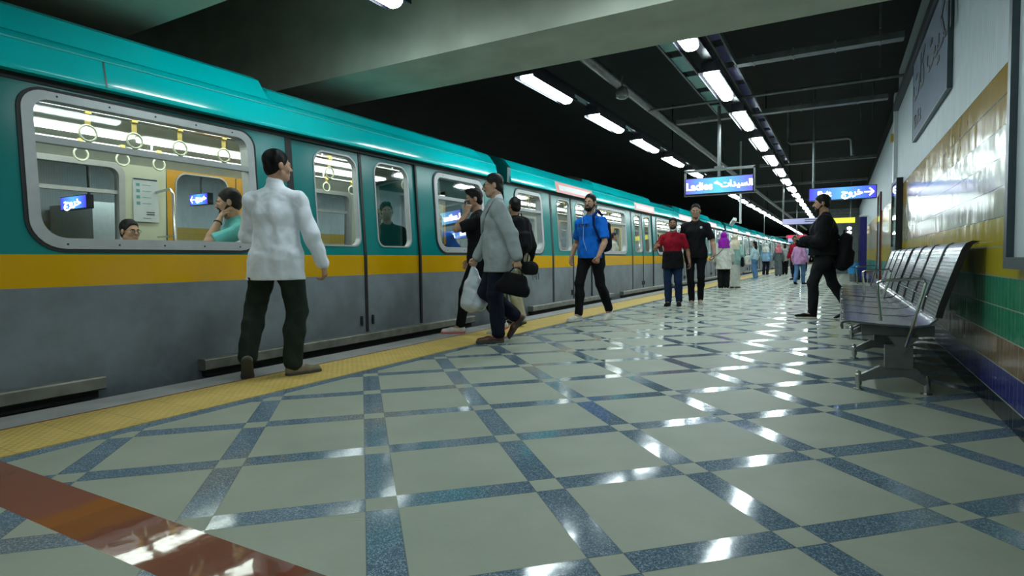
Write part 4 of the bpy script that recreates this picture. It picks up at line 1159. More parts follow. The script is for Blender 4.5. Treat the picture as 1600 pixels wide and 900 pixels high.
        t2 = t1+nrm(d*.95+sd*(.35-.5*tc)+n*(.3+.7*tc))*.03; t3 = t2+nrm(d*.8-sd*.3*tc+n*(.2+.9*tc))*.022
        f.cone(t0, t1, .0145, .011, .01); f.cone(t1, t2, .0105, .0095, .003); f.cone(t2, t3, .0095, .008, .003)
    # ---- clothes
    def trousers(s, m, add=.014, cuff=.03, wide=1.0, taper=1.0, name='trousers', knees=True, length=1.0, cut=None):
        lo, hi = s.bounds(.14); hi[2] = s.waist[2]+.08; f = Field(lo, hi, s.h*1.1); b = s.bulk; side = A(1, 0, 0)
        f.econe(s.P+A(0, -.005, -.02), s.waist+A(0, 0, -.01), (.15*b+add*.6, .112*b+add*.6), (.13*b+add*.5, .1*b+add*.5), side, .03)
        for i in (0, 1):
            an = s.knee[i]+(s.ank[i]-s.knee[i])*length; low = an+(s.knee[i]-an)*.06-A(0, 0, .02)*0
            gl = s.hip[i]+A(0, -.035, -.01)
            f.cone(gl, gl+(s.knee[i]-s.hip[i])*.3, .085*b+add, .078*b+add, .03)
            f.cone(s.hip[i], s.knee[i], .084*b+add*wide, (.056+add*wide), .03)
            md = s.knee[i]+(an-s.knee[i])*.35-s.foot[i][2]@A(0, .01, 0)
            f.cone(s.knee[i], md, .056+add*wide, .056+add*wide, .02); f.cone(md, low, .056+add*wide, (.037+add*wide+.01)*taper, .02)
        f.wrinkle(.004, 1.0, s.P[2]*7)
        f.plane(s.waist+A(0, 0, .02) if cut is None else s.P+A(0, 0, cut), (0, 0, 1))
        return s.add(name, f, m)
    def top(s, m, add=.016, sleeve='short', hem=-.12, name='shirt', loose=0.0, open_front=False, ph=0., high=False, wr=.0045, flare=0.0, collar=False):
        """hem: z offset of the lower edge from the hip"""
        lo, hi = s.bounds(.15); lo[2] = s.P[2]+hem-.12; hi[2] = s.neck[2]+.12
        if sleeve != 'none':
            for w in s.wr+s.elb: lo = np.minimum(lo, w-.1); hi = np.maximum(hi, w+.1)
        f = Field(lo, hi, s.h); b = s.bulk; side = s.Rc@A(1, 0, 0); fw = s.Rc@A(0, 1, 0); a = add
        bot = s.P+A(0, 0, hem-.05)
        f.econe(bot, s.P+A(0, 0, .02), (.15*b+a+loose+flare, .115*b+a+loose+flare), (.148*b+a+loose, .112*b+a+loose), A(1, 0, 0), .02)
        f.econe(s.P, s.waist, (.145*b+a+loose, .108*b+a+loose+s.belly), (.134*b+a+loose, .1*b+a+loose*.8+s.belly), side, .04)
        f.econe(s.waist, s.chest, (.134*b+a+loose, .1*b+a+loose*.8+s.belly), (.155*b+a, .112*b+a), side, .05)
        f.econe(s.chest, (s.sh[0]+s.sh[1])/2, (.152*b+a, .108*b+a), (.12*b+a, .072*b+a*.6), side, .05)
        if s.female:
            for g in (1, -1): f.ell(s.chest+side*g*.065+fw*.085+A(0, 0, .0), (.055, .05, .055), None, .04)
        for i in (0, 1):
            f.cone(s.chest+A(0, 0, .09), s.sh[i], .06+a*.5, .047+a, .045); f.cone(s.neck+A(0, 0, -.02), s.sh[i]+A(0, 0, .012), .042+a*.3, .034+a*.6, .04)
        f.cone(s.neck+A(0, 0, -.05), s.neck+A(0, 0, .0), .085, .064+(.012 if high else 0), .03)
        if collar: f.cone(s.neck+A(0, 0, -.0), s.neck+A(0, 0, .035), .066, .062, .006)
        for i in (0, 1):
            if sleeve == 'short':
                e = s.sh[i]+(s.elb[i]-s.sh[i])*.78; f.cone(s.sh[i], e, .047*b+a, .049+a*1.1, .03)
            elif sleeve == 'long':
                f.cone(s.sh[i], s.elb[i], .048*b+a, .042+a, .03); e = s.elb[i]+(s.wr[i]-s.elb[i])*.93
                f.cone(s.elb[i], e, .044+a, .033+a*.8, .02)
        if hem < -.08:
            for i in (0, 1):
                t_ = s.hip[i]+A(0, -.02, 0); f.cone(t_, t_+(s.knee[i]-s.hip[i])*.45, .095*b+a+loose*.25, .08*b+a+loose*.2, .04)
        if wr: f.wrinkle(wr, .9, ph)
        f.plane(s.P+A(0, 0, hem), (0, 0, -1)); 
        if sleeve == 'short':      # square sleeve ends
            for i in (0, 1):
                dd = nrm(s.elb[i]-s.sh[i]); e = s.sh[i]+(s.elb[i]-s.sh[i])*.82
                sl, P = f.sub(e-.11, e+.11+0*dd)
                if sl is not None:
                    q = (P[0]-e[0])*dd[0]+(P[1]-e[1])*dd[1]+(P[2]-e[2])*dd[2]
                    near = np.sqrt((P[0]-e[0])**2+(P[1]-e[1])**2+(P[2]-e[2])**2)
                    f.a[sl] = np.where(near < .1, np.maximum(f.a[sl], q), f.a[sl])
        # neck opening
        f.cone(s.neck+A(0, 0, .0)+fw*.02, s.neck+A(0, 0, .2)+fw*.06, .05, .075, .004, '-') if not high else None
        if open_front:
            f.cone(s.neck+fw*.09+A(0, 0, .01), s.waist+fw*.16+A(0, 0, .1), .082, .03, .004, '-')
            f.cone(s.waist+fw*.16+A(0, 0, .04), bot+fw*.19, .012, .03, .004, '-')
        return s.add(name, f, m)
    def skirt(s, m, bottom=.06, w=.2, name='skirt', top=0.05):
        lo, hi = s.bounds(.2); hi[2] = s.waist[2]+.1; f = Field(lo, hi, s.h*1.2)
        c = (s.ank[0]+s.ank[1])/2; c[2] = bottom
        f.econe(c-A(0, 0, .08), s.P, (w, w*.85), (.165, .13), A(1, 0, 0), .03); f.econe(s.P, s.waist+A(0, 0, top), (.165, .13), (.13, .1), A(1, 0, 0), .03)
        f.wrinkle(.005, .35, 1.0); f.plane((0, 0, bottom), (0, 0, -1)); return s.add(name, f, m)
    def shoes(s, m, msole=None, high=0.0, bulk=1.0):
        for i in (0, 1):
            ball, p, R = s.foot[i]; c, sn = math.cos(p), math.sin(p)
            F3 = lambda v: ball+R@A(v[0], v[1]*c+v[2]*sn, -v[1]*sn+v[2]*c)
            pts = np.array([F3(v) for v in ((0, -.22, 0), (0, .12, 0), (0, -.2, .15+high), (0, .1, .1))]); f = Field(pts.min(0)-.07, pts.max(0)+.07, min(s.h, .007))
            up = np.cross(nrm(F3((1, 0, 0))-F3((0, 0, 0))), nrm(F3((0, 1, 0))-F3((0, 0, 0)))); sd = nrm(F3((1, 0, 0))-F3((0, 0, 0)))
            w = bulk
            f.econe(F3((0, -.15, .04)), F3((0, -.02, .038)), (.036*w, .04), (.043*w, .036), sd, .02)
            f.econe(F3((0, -.02, .036)), F3((0, .075, .03)), (.044*w, .034), (.038*w, .026), sd, .02)
            f.cone(F3((0, -.145, .05)), s.ank[i]+(s.knee[i]-s.ank[i])*(.03+high), .038, .04, .02)
            f.plane(F3((0, 0, .012)), -up)
            o = s.add('shoe', f, m)
            g = Field(pts.min(0)-.07, pts.max(0)+.07, min(s.h, .006))
            g.econe(F3((0, -.15, .012)), F3((0, -.02, .012)), (.04*w, .04), (.048*w, .04), sd, .01); g.econe(F3((0, -.02, .012)), F3((0, .078, .012)), (.048*w, .04), (.04*w, .032), sd, .01)
            g.plane(F3((0, 0, .028)), up); g.plane(F3((0, 0, .0)), -up)
            me = g.mesh(s.s)
            if me is not None and o: link('sole', me, msole or m, o)
    def hair(s, m, size=1.0, style='short', name='hair'):
        c = s.H; f = Field(c-(.2 if style != 'long' else .5), c+.2, min(s.h, .007)); R = s.Rh; k = size
        f.ell(s.hp(0, -.02, .044), (.0775*k, .095*k, .0855*k), R, 0); 
        if style == 'quiff': f.ell(s.hp(0, .045, .105), (.055, .05, .03), R, .03)
        f.ell(s.hp(0, .1, -.032), (.08, .088, .101), R, .02, '-')
        f.ell(s.hp(0, -.048, -.025), (.064, .058, .062), R, .02); f.plane(s.hp(0, 0, -.055), -(R@A(0, -.38, 1)))
        for g in (1, -1): f.ell(s.hp(g*.088, .0, -.01), (.025, .026, .034), R, .008, '-')
        f.wrinkle(.0012, 3., 1)
        if style == 'long':
            f.econe(s.hp(0, -.06, .03), s.hp(0, -.09, -.16), (.075, .04), (.1, .04), R@A(1, 0, 0), .03); f.econe(s.hp(0, -.09, -.16), s.hp(0, -.08, -.36), (.1, .04), (.06, .03), R@A(1, 0, 0), .03)
        return s.add(name, f, m)
    def beard(s, m, full=True):
        c = s.H; f = Field(c-.16, c+.16, min(s.h, .005)); R = s.Rh
        if full:
            f.ell(s.hp(0, .058, -.088), (.042, .036, .034), R, 0)
            for g in (1, -1): f.cone(s.hp(g*.062, .005, -.035), s.hp(g*.03, .055, -.085), .014, .02, .02)
        for g in (1, -1): f.cone(s.hp(0, .094, -.043), s.hp(g*.024, .08, -.05), .007, .006, .004)
        if full:
            for g in (1, -1): f.cone(s.hp(g*.026, .08, -.05), s.hp(g*.026, .07, -.08), .008, .012, .006)
        return s.add('beard' if full else 'moustache', f, m)
    def brows(s, m):
        bm = bmesh.new()
        for g in (1, -1): tube(bm, [Vector(s.hp(g*x, y, z)*s.s) for x, y, z in ((.014, .091, .019), (.03, .09, .024), (.046, .079, .019))], [.0032*s.s, .0038*s.s, .0025*s.s], 6)
        return done('eyebrows', bm, m, s.root, smooth=True)
    def glasses(s, m):
        bm = bmesh.new(); k = s.s
        for g in (1, -1):
            tube(bm, [Vector(s.hp(g*.032+.022*math.cos(t), .1-.004*abs(math.cos(t)), .002+.016*math.sin(t))*k) for t in [2*PI*q/16 for q in range(16)]], .0018*k, 6, closed=True)
            tube(bm, [Vector(s.hp(*p)*k) for p in ((g*.054, .095, .008), (g*.07, .07, .01), (g*.08, -.005, .012))], .0017*k, 6)
        tube(bm, [Vector(s.hp(*p)*k) for p in ((-.01, .103, .006), (.01, .103, .006))], .0018*k, 6)
        return done('glasses', bm, m, s.root, smooth=True)
    def hijab(s, m, drape=.2, name='headscarf'):
        lo = np.minimum(s.H, s.neck)-.3; hi = s.H+.2; f = Field(lo, hi, s.h); R = s.Rh
        f.ell(s.hp(0, -.02, .03), (.093, .112, .103), R, 0); f.ell(s.hp(0, .0, -.05), (.085, .085, .09), R, .03)
        f.econe(s.hp(0, 0, -.06), s.neck+A(0, 0, -.05), (.09, .085), (.16, .13), s.Rc@A(1, 0, 0), .04)
        f.econe(s.neck+A(0, 0, -.03), s.neck-A(0, 0, drape), (.175, .14), (.19, .165), s.Rc@A(1, 0, 0), .04)
        f.wrinkle(.003, 1.1, .3)
        f.ell(s.hp(0, .12, -.015), (.055, .075, .082), R, .01, '-'); f.plane(s.neck-A(0, 0, drape), (0, 0, -1))
        return s.add(name, f, m)
    def world(s, v):
        """local (unscaled) point -> world"""
        l = s.root.location; a = s.root.rotation_euler.z; p = rotz(a)@(A(*v)*s.s); return A(l.x, l.y, l.z)+p

M['eyew'] = mat('eye_white', (.6, .58, .55), .3, var=.02); M['eyed'] = mat('iris', (.02, .012, .008), .15)
SK1 = skin('skin_tan', (.42, .235, .15)); SK2 = skin('skin_light', (.5, .3, .2)); SK3 = skin('skin_brown', (.3, .155, .09))
HB = cloth('hair_black', (.008, .007, .007), weave=.5, rough=.6); HG = cloth('hair_greying', (.02, .018, .018), weave=.5, rough=.6)
def C(n, c, **k): return cloth(n, c, **k)
c_white = C('white_shirt', (.8, .84, .92), var=.04); c_olive = C('dark_olive_trousers', (.018, .028, .022)); c_tan = mat('tan_suede', (.2, .17, .11), .85)
c_sole = mat('dark_sole', (.05, .05, .045), .8); c_black = C('black_cotton', (.006, .006, .008)); c_grey = C('grey_wool', (.3, .34, .35), var=.1)
c_navy = C('navy_trousers', (.008, .01, .022)); c_brown = mat('brown_leather', (.09, .03, .015), .4); c_wsh = mat('white_leather', (.6, .58, .52), .5)
c_blue = C('blue_polyester', (.006, .14, .62)); c_red = C('red_jersey', (.26, .005, .018)); c_jean = C('dark_jeans', (.012, .028, .075)); c_khaki = C('khaki_trousers', (.36, .33, .2))
c_charc = C('charcoal_fabric', (.012, .013, .015)); c_purple = C('purple_scarf', (.28, .015, .36)); c_crm = C('cream_scarf', (.62, .55, .4)); c_mint = C('mint_blouse', (.3, .5, .45))
c_lblue = C('light_blue_denim', (.25, .42, .6)); c_ljean = C('blue_jeans', (.09, .19, .36)); c_pinks = C('pink_scarf', (.6, .16, .2)); c_dgrey = C('grey_dress', (.1, .13, .13)); c_pinkh = C('lilac_hoodie', (.5, .27, .48))
c_ofw = C('off_white_cotton', (.6, .6, .55), var=.05); c_teal = C('teal_polo', (.12, .42, .42)); c_brn = C('brown_shirt', (.2, .16, .11))

def solid(name, fn, lo, hi, h, m, parent=None, loc=(0, 0, 0), rot=None):
    f = Field(lo, hi, h); fn(f); me = f.mesh(1.0); return link(name, me, m, parent, loc, rot)
def backpack(loc, rz, label, m, s=1.0, tilt=0.0):
    r = empty('backpack', loc, rz, label, 'backpack'); r.rotation_euler = (tilt, 0, rz)
    def body(f):
        f.econe(A(0, 0, .06)*s, A(0, 0, .36)*s, (.14*s, .085*s), (.12*s, .07*s), A(1, 0, 0), .02); f.econe(A(0, -.07, .08)*s, A(0, -.07, .2)*s, (.1*s, .045*s), (.1*s, .04*s), A(1, 0, 0), .02); f.wrinkle(.003, .8)
    solid('pack', body, A(-.2, -.2, -.08)*s, A(.2, .15, .5)*s, .008, m, r)
    for g in (1, -1):
        bm = bmesh.new(); pts = [Vector((g*.07, .06, .36))*s, Vector((g*.08, .12, .42))*s, Vector((g*.09, .18, .38))*s, Vector((g*.1, .19, .2))*s, Vector((g*.1, .08, .06))*s]
        tube(bm, pts, .013*s, 6); done('strap', bm, m, r, smooth=True)
    bm = bmesh.new(); tube(bm, [Vector((-.03, .03, .41))*s, Vector((-.02, .03, .46))*s, Vector((.02, .03, .46))*s, Vector((.03, .03, .41))*s], .008*s, 6); done('grab_handle', bm, m, r, smooth=True)
    return r

# ------------------------------------------------------------------ the people on the platform
D = math.radians
# man in white shirt, seen from behind
p = Person((-3.76, 3.03, 0), D(28), 'man in white shirt and dark trousers walking away from the viewer beside the train', .985, .006, lean=.03,
    feet=((.17, .12, .0, 0, .75), (-.22, -.1, 1.1, .0, -.45)), head=(-.75, -.02), bulk=1.0,
    hands=[dict(to=(.335, .06, .87), dir=(.12, .1, -1), palm=(-1, .1, 0), curl=.55), dict(to=(-.2, .26, 1.27), hint=(-.4, -.3, -1), dir=(.5, .3, .6), palm=(.3, -.6, .2), curl=.5, thumb=(.2, -.3, 1))])
p.body(SK1); p.trousers(c_olive, add=.018, wide=1.35, cut=-.145); p.top(c_white, .02, 'long', -.17, 'shirt', loose=.012, ph=2., wr=.005, collar=True); p.shoes(c_tan, c_sole); p.hair(HB, 1.05); p.brows(HB)
# young man on the phone
p = Person((-3.8, 5.9, 0), D(128), 'young man in black holding a phone to his ear, half hidden by the grey jacket', 1.0, .006, lean=.02,
    feet=((.08, .33, -.0, 0), (-.08, -.2, .35, 0)), head=(.05, -.12), bulk=.9,
    hands=[dict(to=(.25, .05, .88)), dict(to=(-.145, .11, 1.44), hint=(-.25, -.5, -1), dir=(.12, -.2, 1), palm=(1, -.1, 0), curl=[.25, .7, .8, .85], thumb=(.0, .5, .3))])
p.body(SK1); p.trousers(c_black, add=.012, wide=.7); p.top(c_black, .018, 'short', -.06, 'tshirt', ph=1.); p.shoes(c_wsh, M['pink'], bulk=1.05); p.hair(HB, 1.04, 'quiff'); p.brows(HB)
w, d, n, sd = p.hf[1]
ph = p.world(w+d*.075+n*.024)
r = empty('mobile_phone', ph, D(128), 'dark phone held to the ear of the young man in black', 'phone'); r.rotation_euler = (-.25, .1, D(128)+.5)
bm = bmesh.new(); box(bm, -.005, .005, -.034, .034, -.07, .07); done('phone_body', bm, M['black'], r, bevel=.003)
bm = bmesh.new(); box(bm, .0052, .006, -.03, .03, -.064, .064); done('screen', bm, M['boardface'], r)
# man in grey jacket
p = Person((-3.2, 5.36, 0), D(124), 'man in grey jacket and glasses walking past the train door', 1.02, .006, lean=.07,
    feet=((.08, -.2, .95, .1), (-.07, .12, .0, 0)), head=(0, -.1), bulk=1.06, belly=.02,
    hands=[dict(to=(.25, .2, .88), curl=.9, palm=(-1, 0, 0)), dict(to=(-.30, -.2, .86), dir=(-.05, -.05, -1), palm=(1, 0, 0), curl=.95)])
p.body(SK2); p.trousers(c_navy, add=.02, wide=1.2); p.top(c_white, .008, 'none', -.02, 'shirt', collar=True, wr=.001)
p.top(c_grey, .03, 'long', -.19, 'jacket', loose=.012, open_front=True, ph=4., wr=.003); p.shoes(c_brown, c_sole, bulk=1.08); p.hair(HG, 1.03); p.brows(HG); p.beard(HG, False); p.glasses(M['black'])
bm = bmesh.new()   # lapels
for g in (1, -1):
    q = [p.neck+A(g*.075, .03, .03), p.chest+A(g*.135, .12, .07), p.chest+A(g*.095, .155, -.03), p.waist+A(g*.03, .175, .08), p.chest+A(g*.06, .16, .05), p.neck+A(g*.068, .085, .0)]
    a_ = [bm.verts.new(Vector(v*p.s)) for v in q]; b_ = [bm.verts.new(Vector((v+A(0, .012, 0))*p.s)) for v in q]
    bm.faces.new(a_); bm.faces.new(b_[::-1])
    for i in range(6): bm.faces.new((a_[i], b_[i], b_[(i+1) % 6], a_[(i+1) % 6]))
done('lapels', bm, c_grey, p.root)
# his bags
c = p.world(p.palmc[1])
r = empty('briefcase', (c[0], c[1], c[2]-.02), D(124), 'black soft briefcase carried by the man in the grey jacket', 'bag'); r.rotation_euler = (.25, 0, D(124)); r.scale = (.85, .82, .85)
def bag(f): f.econe(A(0, -.12, -.22), A(0, .12, -.22), (.06, .11), (.06, .11), A(1, 0, 0), .02); f.econe(A(0, -.1, -.12), A(0, .1, -.12), (.045, .05), (.045, .05), A(1, 0, 0), .03); f.econe(A(0, -.17, -.26), A(0, .17, -.26), (.055, .07), (.055, .07), A(1, 0, 0), .03); f.wrinkle(.003, .7)
solid('bag_body', bag, A(-.12, -.3, -.4), A(.12, .3, .02), .008, c_black, r)
bm = bmesh.new()
for g in (1, -1): tube(bm, [(g*.03, -.1, -.1), (g*.012, -.05, -.015), (0, 0, .002), (g*.012, .05, -.015), (g*.03, .1, -.1)], .007, 6)
done('handles', bm, c_black, r, smooth=True)
bm = bmesh.new(); box(bm, -.064, -.058, .1, .135, -.26, -.235); done('clasp', bm, M['strapy'], r)
def plastic_bag(loc, label, m, s=1.0):
    r = empty('carrier_bag', loc, .4, label, 'bag')
    def fb(f):
        f.econe(A(0, 0, -.42)*s, A(0, 0, -.2)*s, (.15*s, .1*s), (.1*s, .06*s), A(1, 0, 0), .03); f.econe(A(0, 0, -.22)*s, A(0, 0, -.03)*s, (.1*s, .06*s), (.025*s, .02*s), A(1, 0, 0), .03); f.wrinkle(.007, 1.1, 3)
    solid('bag_body', fb, A(-.25, -.2, -.6)*s, A(.25, .2, .02)*s, .007*s, m, r)
    bm = bmesh.new(); tube(bm, [(-.02*s, 0, -.06*s), (-.015*s, 0, .005), (.015*s, 0, .005), (.02*s, 0, -.06*s)], .006*s, 6); done('bag_handle', bm, m, r, smooth=True)
m_pl, nt, b = _new('white_plastic'); b.inputs['Base Color'].default_value = (.5, .56, .62, 1); b.inputs['Roughness'].default_value = .25; b.inputs['Subsurface Weight'].default_value = .3
c = p.world(p.palmc[0]); plastic_bag((c[0], c[1], c[2]), 'crumpled white plastic bag hanging between the two men by the train', m_pl, 1.02)
# walker in khaki mostly hidden behind the grey jacket
p = Person((-3.84, 6.9, 0), D(60), 'person in khaki trousers hidden behind the man in the grey jacket', .98, .009, feet=((.08, .22, 0, 0), (-.08, -.2, .3, 0)), head=(0, 0))
p.body(SK3, fingers=True); p.trousers(c_khaki, wide=1.0, add=.02); p.top(c_black, .02, 'long', -.08, 'jacket'); p.shoes(c_khaki, c_sole); p.hair(HB)
c = p.world((-.0, -.2, .98)); b_ = backpack((c[0]-.0, c[1], c[2]+.02), D(60)+0, 'black backpack seen just behind the grey jacket', c_black, 1.1)
c = p.world((.12, -.22, .78))
r = empty('belt_bag', (c[0], c[1], c[2]), 0, 'small black bag below the backpack behind the grey jacket', 'bag')
solid('bag_body', lambda f: (f.econe(A(-.06, 0, 0), A(.06, 0, 0), (.06, .09), (.06, .09), A(0, 1, 0), .02), f.wrinkle(.004)), A(-.2, -.15, -.15), A(.2, .15, .15), .009, c_charc, r)
bm = bmesh.new(); tube(bm, [(-.05, 0, .07), (-.03, .02, .2), (.03, .05, .3)], .008, 6); done('strap', bm, c_charc, r)
# man in blue t-shirt
p = Person((-3.13, 7.86, 0), D(170), 'bearded man in bright blue t-shirt and black trousers walking towards the viewer', 1.04, .006, lean=.0,
    feet=((.09, .3, -.0, 0), (-.13, -.22, .35, 0)), head=(.12, -.03), bulk=1.0,
    hands=[dict(to=(.32, -.02, .87), dir=(.05, .1, -1), palm=(-1, 0, 0), curl=.55), dict(to=(-.24, .17, .88), dir=(.1, .25, -1), palm=(.9, -.2, 0), curl=.95)])
p.body(SK1); p.trousers(c_black, add=.01, wide=.8); p.top(c_blue, .02, 'short', -.05, 'tshirt', loose=.012, ph=3.); p.shoes(c_wsh, c_wsh); p.hair(HB, 1.02); p.brows(HB); p.beard(HB); p.glasses(M['black'])
bm = bmesh.new()    # chest lettering bar and earphone cord
L_ = bmesh.new(); y = .147
for k, x in enumerate((-.085, -.055, -.025, .005, .035, .065)):
    z = 1.27
    bx = lambda a, b2, c2, d2: box(L_, x+a, x+b2, y, y+.01, z+c2, z+d2)
    bx(0, .022, .035, .045); bx(0, .007, 0, .045)
    if k % 2: bx(.015, .022, 0, .045)
    else: bx(0, .022, 0, .009)
bmesh.ops.scale(L_, vec=(1, 1, 1), verts=L_.verts)
done('chest_lettering', L_, M['ink'], p.root, loc=(0, 0, .06))
tube(bm, [Vector(p.hp(.075, .02, -.02)*p.s), Vector((.05, .12, 1.5)), Vector((.0, .165, 1.3)), Vector((-.0, .17, 1.15)), Vector((-.05, .165, 1.0))], .0025, 5); done('earphone_cord', bm, M['white'], p.root)
bm = bmesh.new(); tube(bm, [Vector(v)*p.s for v in ((-.13, -.12, 1.44), (-.13, .0, 1.50), (-.125, .1, 1.42), (-.14, .125, 1.3), (-.19, .06, 1.12), (-.18, -.1, 1.05))], [.02, .022, .022, .018, .014, .012], 6); 
done('shoulder_strap', bm, C('navy_strap', (.005, .012, .07)), p.root, smooth=True)
c = p.world((-.1, -.2, .96)); backpack((c[0], c[1], c[2]), D(170), 'dark navy backpack on the back of the man in blue', c_navy, .98)
# man in red
p = Person((-2.66, 10.72, 0), D(186), 'shorter man in red shirt and jeans with a mask under his chin', .915, .007, feet=((.1, .08, 0, 0), (-.12, -.02, .1, 0)), head=(.1, 0), bulk=1.08,
    hands=[dict(to=(.3, .24, 1.16), hint=(.6, -.6, -.8), dir=(-.5, .3, .55), palm=(-.6, -.5, .3), curl=[.25, .7, .8, .8], thumb=(-.2, .4, .8)), dict(to=(-.33, .0, .87), curl=.4)])
p.body(SK3); p.trousers(c_jean, add=.018, wide=1.0); p.top(c_red, .018, 'short', .04, 'tshirt', ph=1.5); p.shoes(c_black); p.hair(HB, 1.02); p.brows(HB); p.beard(HB)
f = Field(p.P-A(.3, .3, .3), p.P+A(.3, .3, .3), .008); f.econe(p.P-A(0, 0, .22), p.P+A(0, 0, .1), (.215, .175), (.195, .165), A(1, 0, 0), .02); f.wrinkle(.006, .8); f.plane(p.P-A(0, 0, .18), (0, 0, -1)); f.plane(p.P+A(0, 0, .17), (0, 0, 1)); p.add('tied_jacket', f, c_black)
f = Field(p.H-.2, p.H+.15, .006); f.econe(p.hp(0, .03, -.1), p.hp(0, .055, -.125), (.05, .02), (.045, .022), p.Rh@A(1, 0, 0), .01); f.wrinkle(.002, 1.5); p.add('face_mask', f, M['white'])
# man in black
p = Person((-2.3, 10.95, 0), D(190), 'tall man in black t-shirt with small chest badge and tight black trousers', 1.055, .007, feet=((.075, .12, 0, 0), (-.09, -.02, .12, 0)), head=(0, -.12), bulk=1.06,
    hands=[dict(to=(.28, .0, .86)), dict(to=(-.31, .12, .9), dir=(.15, .2, -1), palm=(1, 0, 0), curl=.5)])
p.body(SK1); p.trousers(c_black, add=.008, wide=.4); p.top(c_black, .012, 'short', -.1, 'tshirt', ph=.4); p.shoes(mat('patterned_shoe', (.3, .28, .25), .5, var=.6, scale=14), c_wsh); p.hair(HB, .99); p.brows(HB)
bm = bmesh.new(); lathe(bm, [(.022, 0), (.02, .006)], n=12); bmesh.ops.rotate(bm, verts=bm.verts, matrix=Matrix.Rotation(-PI/2, 3, 'X')); done('chest_badge', bm, M['white'], p.root, loc=(-.1, .15, 1.42))
# man with backpack at the right
p = Person((-.24, 9.27, 0), D(93), 'man in black jacket in profile holding a phone, with a backpack behind him', .995, .006, lean=.03, feet=((.09, -.28, .4, 0), (-.08, .22, .0, 0)), head=(.1, -.1), bulk=1.12,
    hands=[dict(to=(.13, .27, 1.08), dir=(0, .8, .5), palm=(-.4, 0, .8), curl=.5), dict(to=(-.14, .22, 1.1), hint=(-.5, -1, .1), dir=(.1, .85, .45), palm=(.4, -.3, .8), curl=.6, thumb=(.4, 0, .5))])
p.body(SK1); p.trousers(c_charc, add=.014, wide=.9); p.top(c_brn, .012, 'none', -.04, 'shirt'); p.top(c_black, .045, 'long', -.02, 'jacket', loose=.02, open_front=True, ph=2.2, flare=.02); p.shoes(c_black, c_wsh); p.hair(HB, 1.06); p.brows(HB); p.beard(HB, True)
c = p.world(p.palmc[1]); r = empty('mobile_phone', (c[0]-.02, c[1], c[2]+.03), D(93), 'phone in the hand of the man with the backpack by the bench', 'phone'); r.rotation_euler = (-.9, 0, D(93))
bm = bmesh.new(); box(bm, -.034, .034, -.004, .004, -.07, .07); done('phone_body', bm, M['black'], r, bevel=.002)
bm = bmesh.new(); box(bm, -.03, .03, -.0055, -.0042, -.064, .064); done('screen', bm, emis('phone_glow', (.8, .9, 1), .8), r)
c = p.world((-.05, -.26, .70)); backpack((c[0], c[1], c[2]), D(95), 'large black backpack hanging low behind the man in the black jacket', c_black, 1.15, tilt=.12)
# the group of women and others farther along
def far_person(loc, rz, label, sc, top, bottom, shoe, head='hair', hm=None, sk=SK2, kind='trousers', female=True, sleeve='long', hem=-.15, feet=((.09, .03, 0, 0), (-.1, -.02, 0, 0)), res=.011, hands=None, style='short', wide=1.0, loose=.01, hd=(0, 0), fl=0.0):
    p = Person((*loc, 0), D(rz), label, sc, res, feet=feet, female=female, hands=hands, head=hd)
    p.body(sk, fingers=False)
    if kind == 'trousers': p.trousers(bottom, wide=wide, add=.02, cut=min(0, hem+.08))
    else: p.skirt(bottom, .05, .2)
    p.top(top, .02, sleeve, hem, 'top', loose=loose, flare=fl)
    p.shoes(shoe)
    if head == 'hijab': p.hijab(hm)
    else: p.hair(hm or HB, 1.05, style)
    return p
p = far_person((-2.80, 16.95), 12, 'woman in purple headscarf, long white blouse and black trousers seen from behind', .90, c_ofw, c_black, c_ofw, 'hijab', c_purple, hem=-.3, wide=1.8, loose=.04, fl=.04, res=.009, hd=(.2, 0))
r = empty('shoulder_bag', (p.root.location.x, p.root.location.y, 0), D(12), 'small pale bag with diagonal strap worn by the woman in the purple headscarf', 'bag')
bm = bmesh.new(); tube(bm, [(.1, -.17, 1.32), (.0, -.19, 1.15), (-.15, -.17, .98), (-.26, -.05, .9)], .008, 6); done('strap', bm, c_brown, r)
solid('bag_body', lambda f: f.econe(A(0, -.07, 0), A(0, .07, 0), (.04, .08), (.04, .08), A(1, 0, 0), .01), A(-.1, -.2, -.15), A(.1, .2, .15), .009, c_ofw, r, (-.3, -.03, .84))
p = far_person((-2.62, 17.8), -10, 'woman in cream headscarf and pale clothes standing just right of the purple headscarf', .87, c_mint, c_ofw, c_tan, 'hijab', c_crm, kind='skirt', hem=-.15, res=.009, loose=.02)
r = empty('handbag', (-2.42, 17.72, .75), 0, 'black handbag at the side of the woman in the cream headscarf', 'bag')
solid('bag_body', lambda f: f.econe(A(0, 0, -.1), A(0, 0, .1), (.05, .12), (.04, .1), A(1, 0, 0), .02), A(-.1, -.2, -.25), A(.1, .2, .25), .01, c_black, r)
bm = bmesh.new(); tube(bm, [(0, -.07, .1), (-.03, -.03, .4), (-.03, .03, .4), (0, .07, .1)], .008, 6); done('strap', bm, c_black, r)
p = far_person((-3.03, 25.3), 60, 'woman with long dark hair in pale top and blue jeans by the train', .87, C('pale_blue_top', (.4, .55, .6)), c_ljean, c_lblue, 'hair', HB, wide=1.5, style='long', hem=-.05)
r = empty('tote_bag', (-3.2, 25.15, .76), .3, 'off-white tote bag carried by the woman with long dark hair', 'bag')
solid('bag_body', lambda f: f.econe(A(0, 0, -.14), A(0, 0, .14), (.17, .05), (.15, .05), A(1, 0, 0), .01), A(-.25, -.1, -.3), A(.25, .1, .3), .012, c_ofw, r)
bm = bmesh.new(); tube(bm, [(-.08, 0, .15), (-.04, 0, .5), (.04, 0, .5), (.08, 0, .15)], .012, 6); done('bag_handles', bm, c_ofw, r)
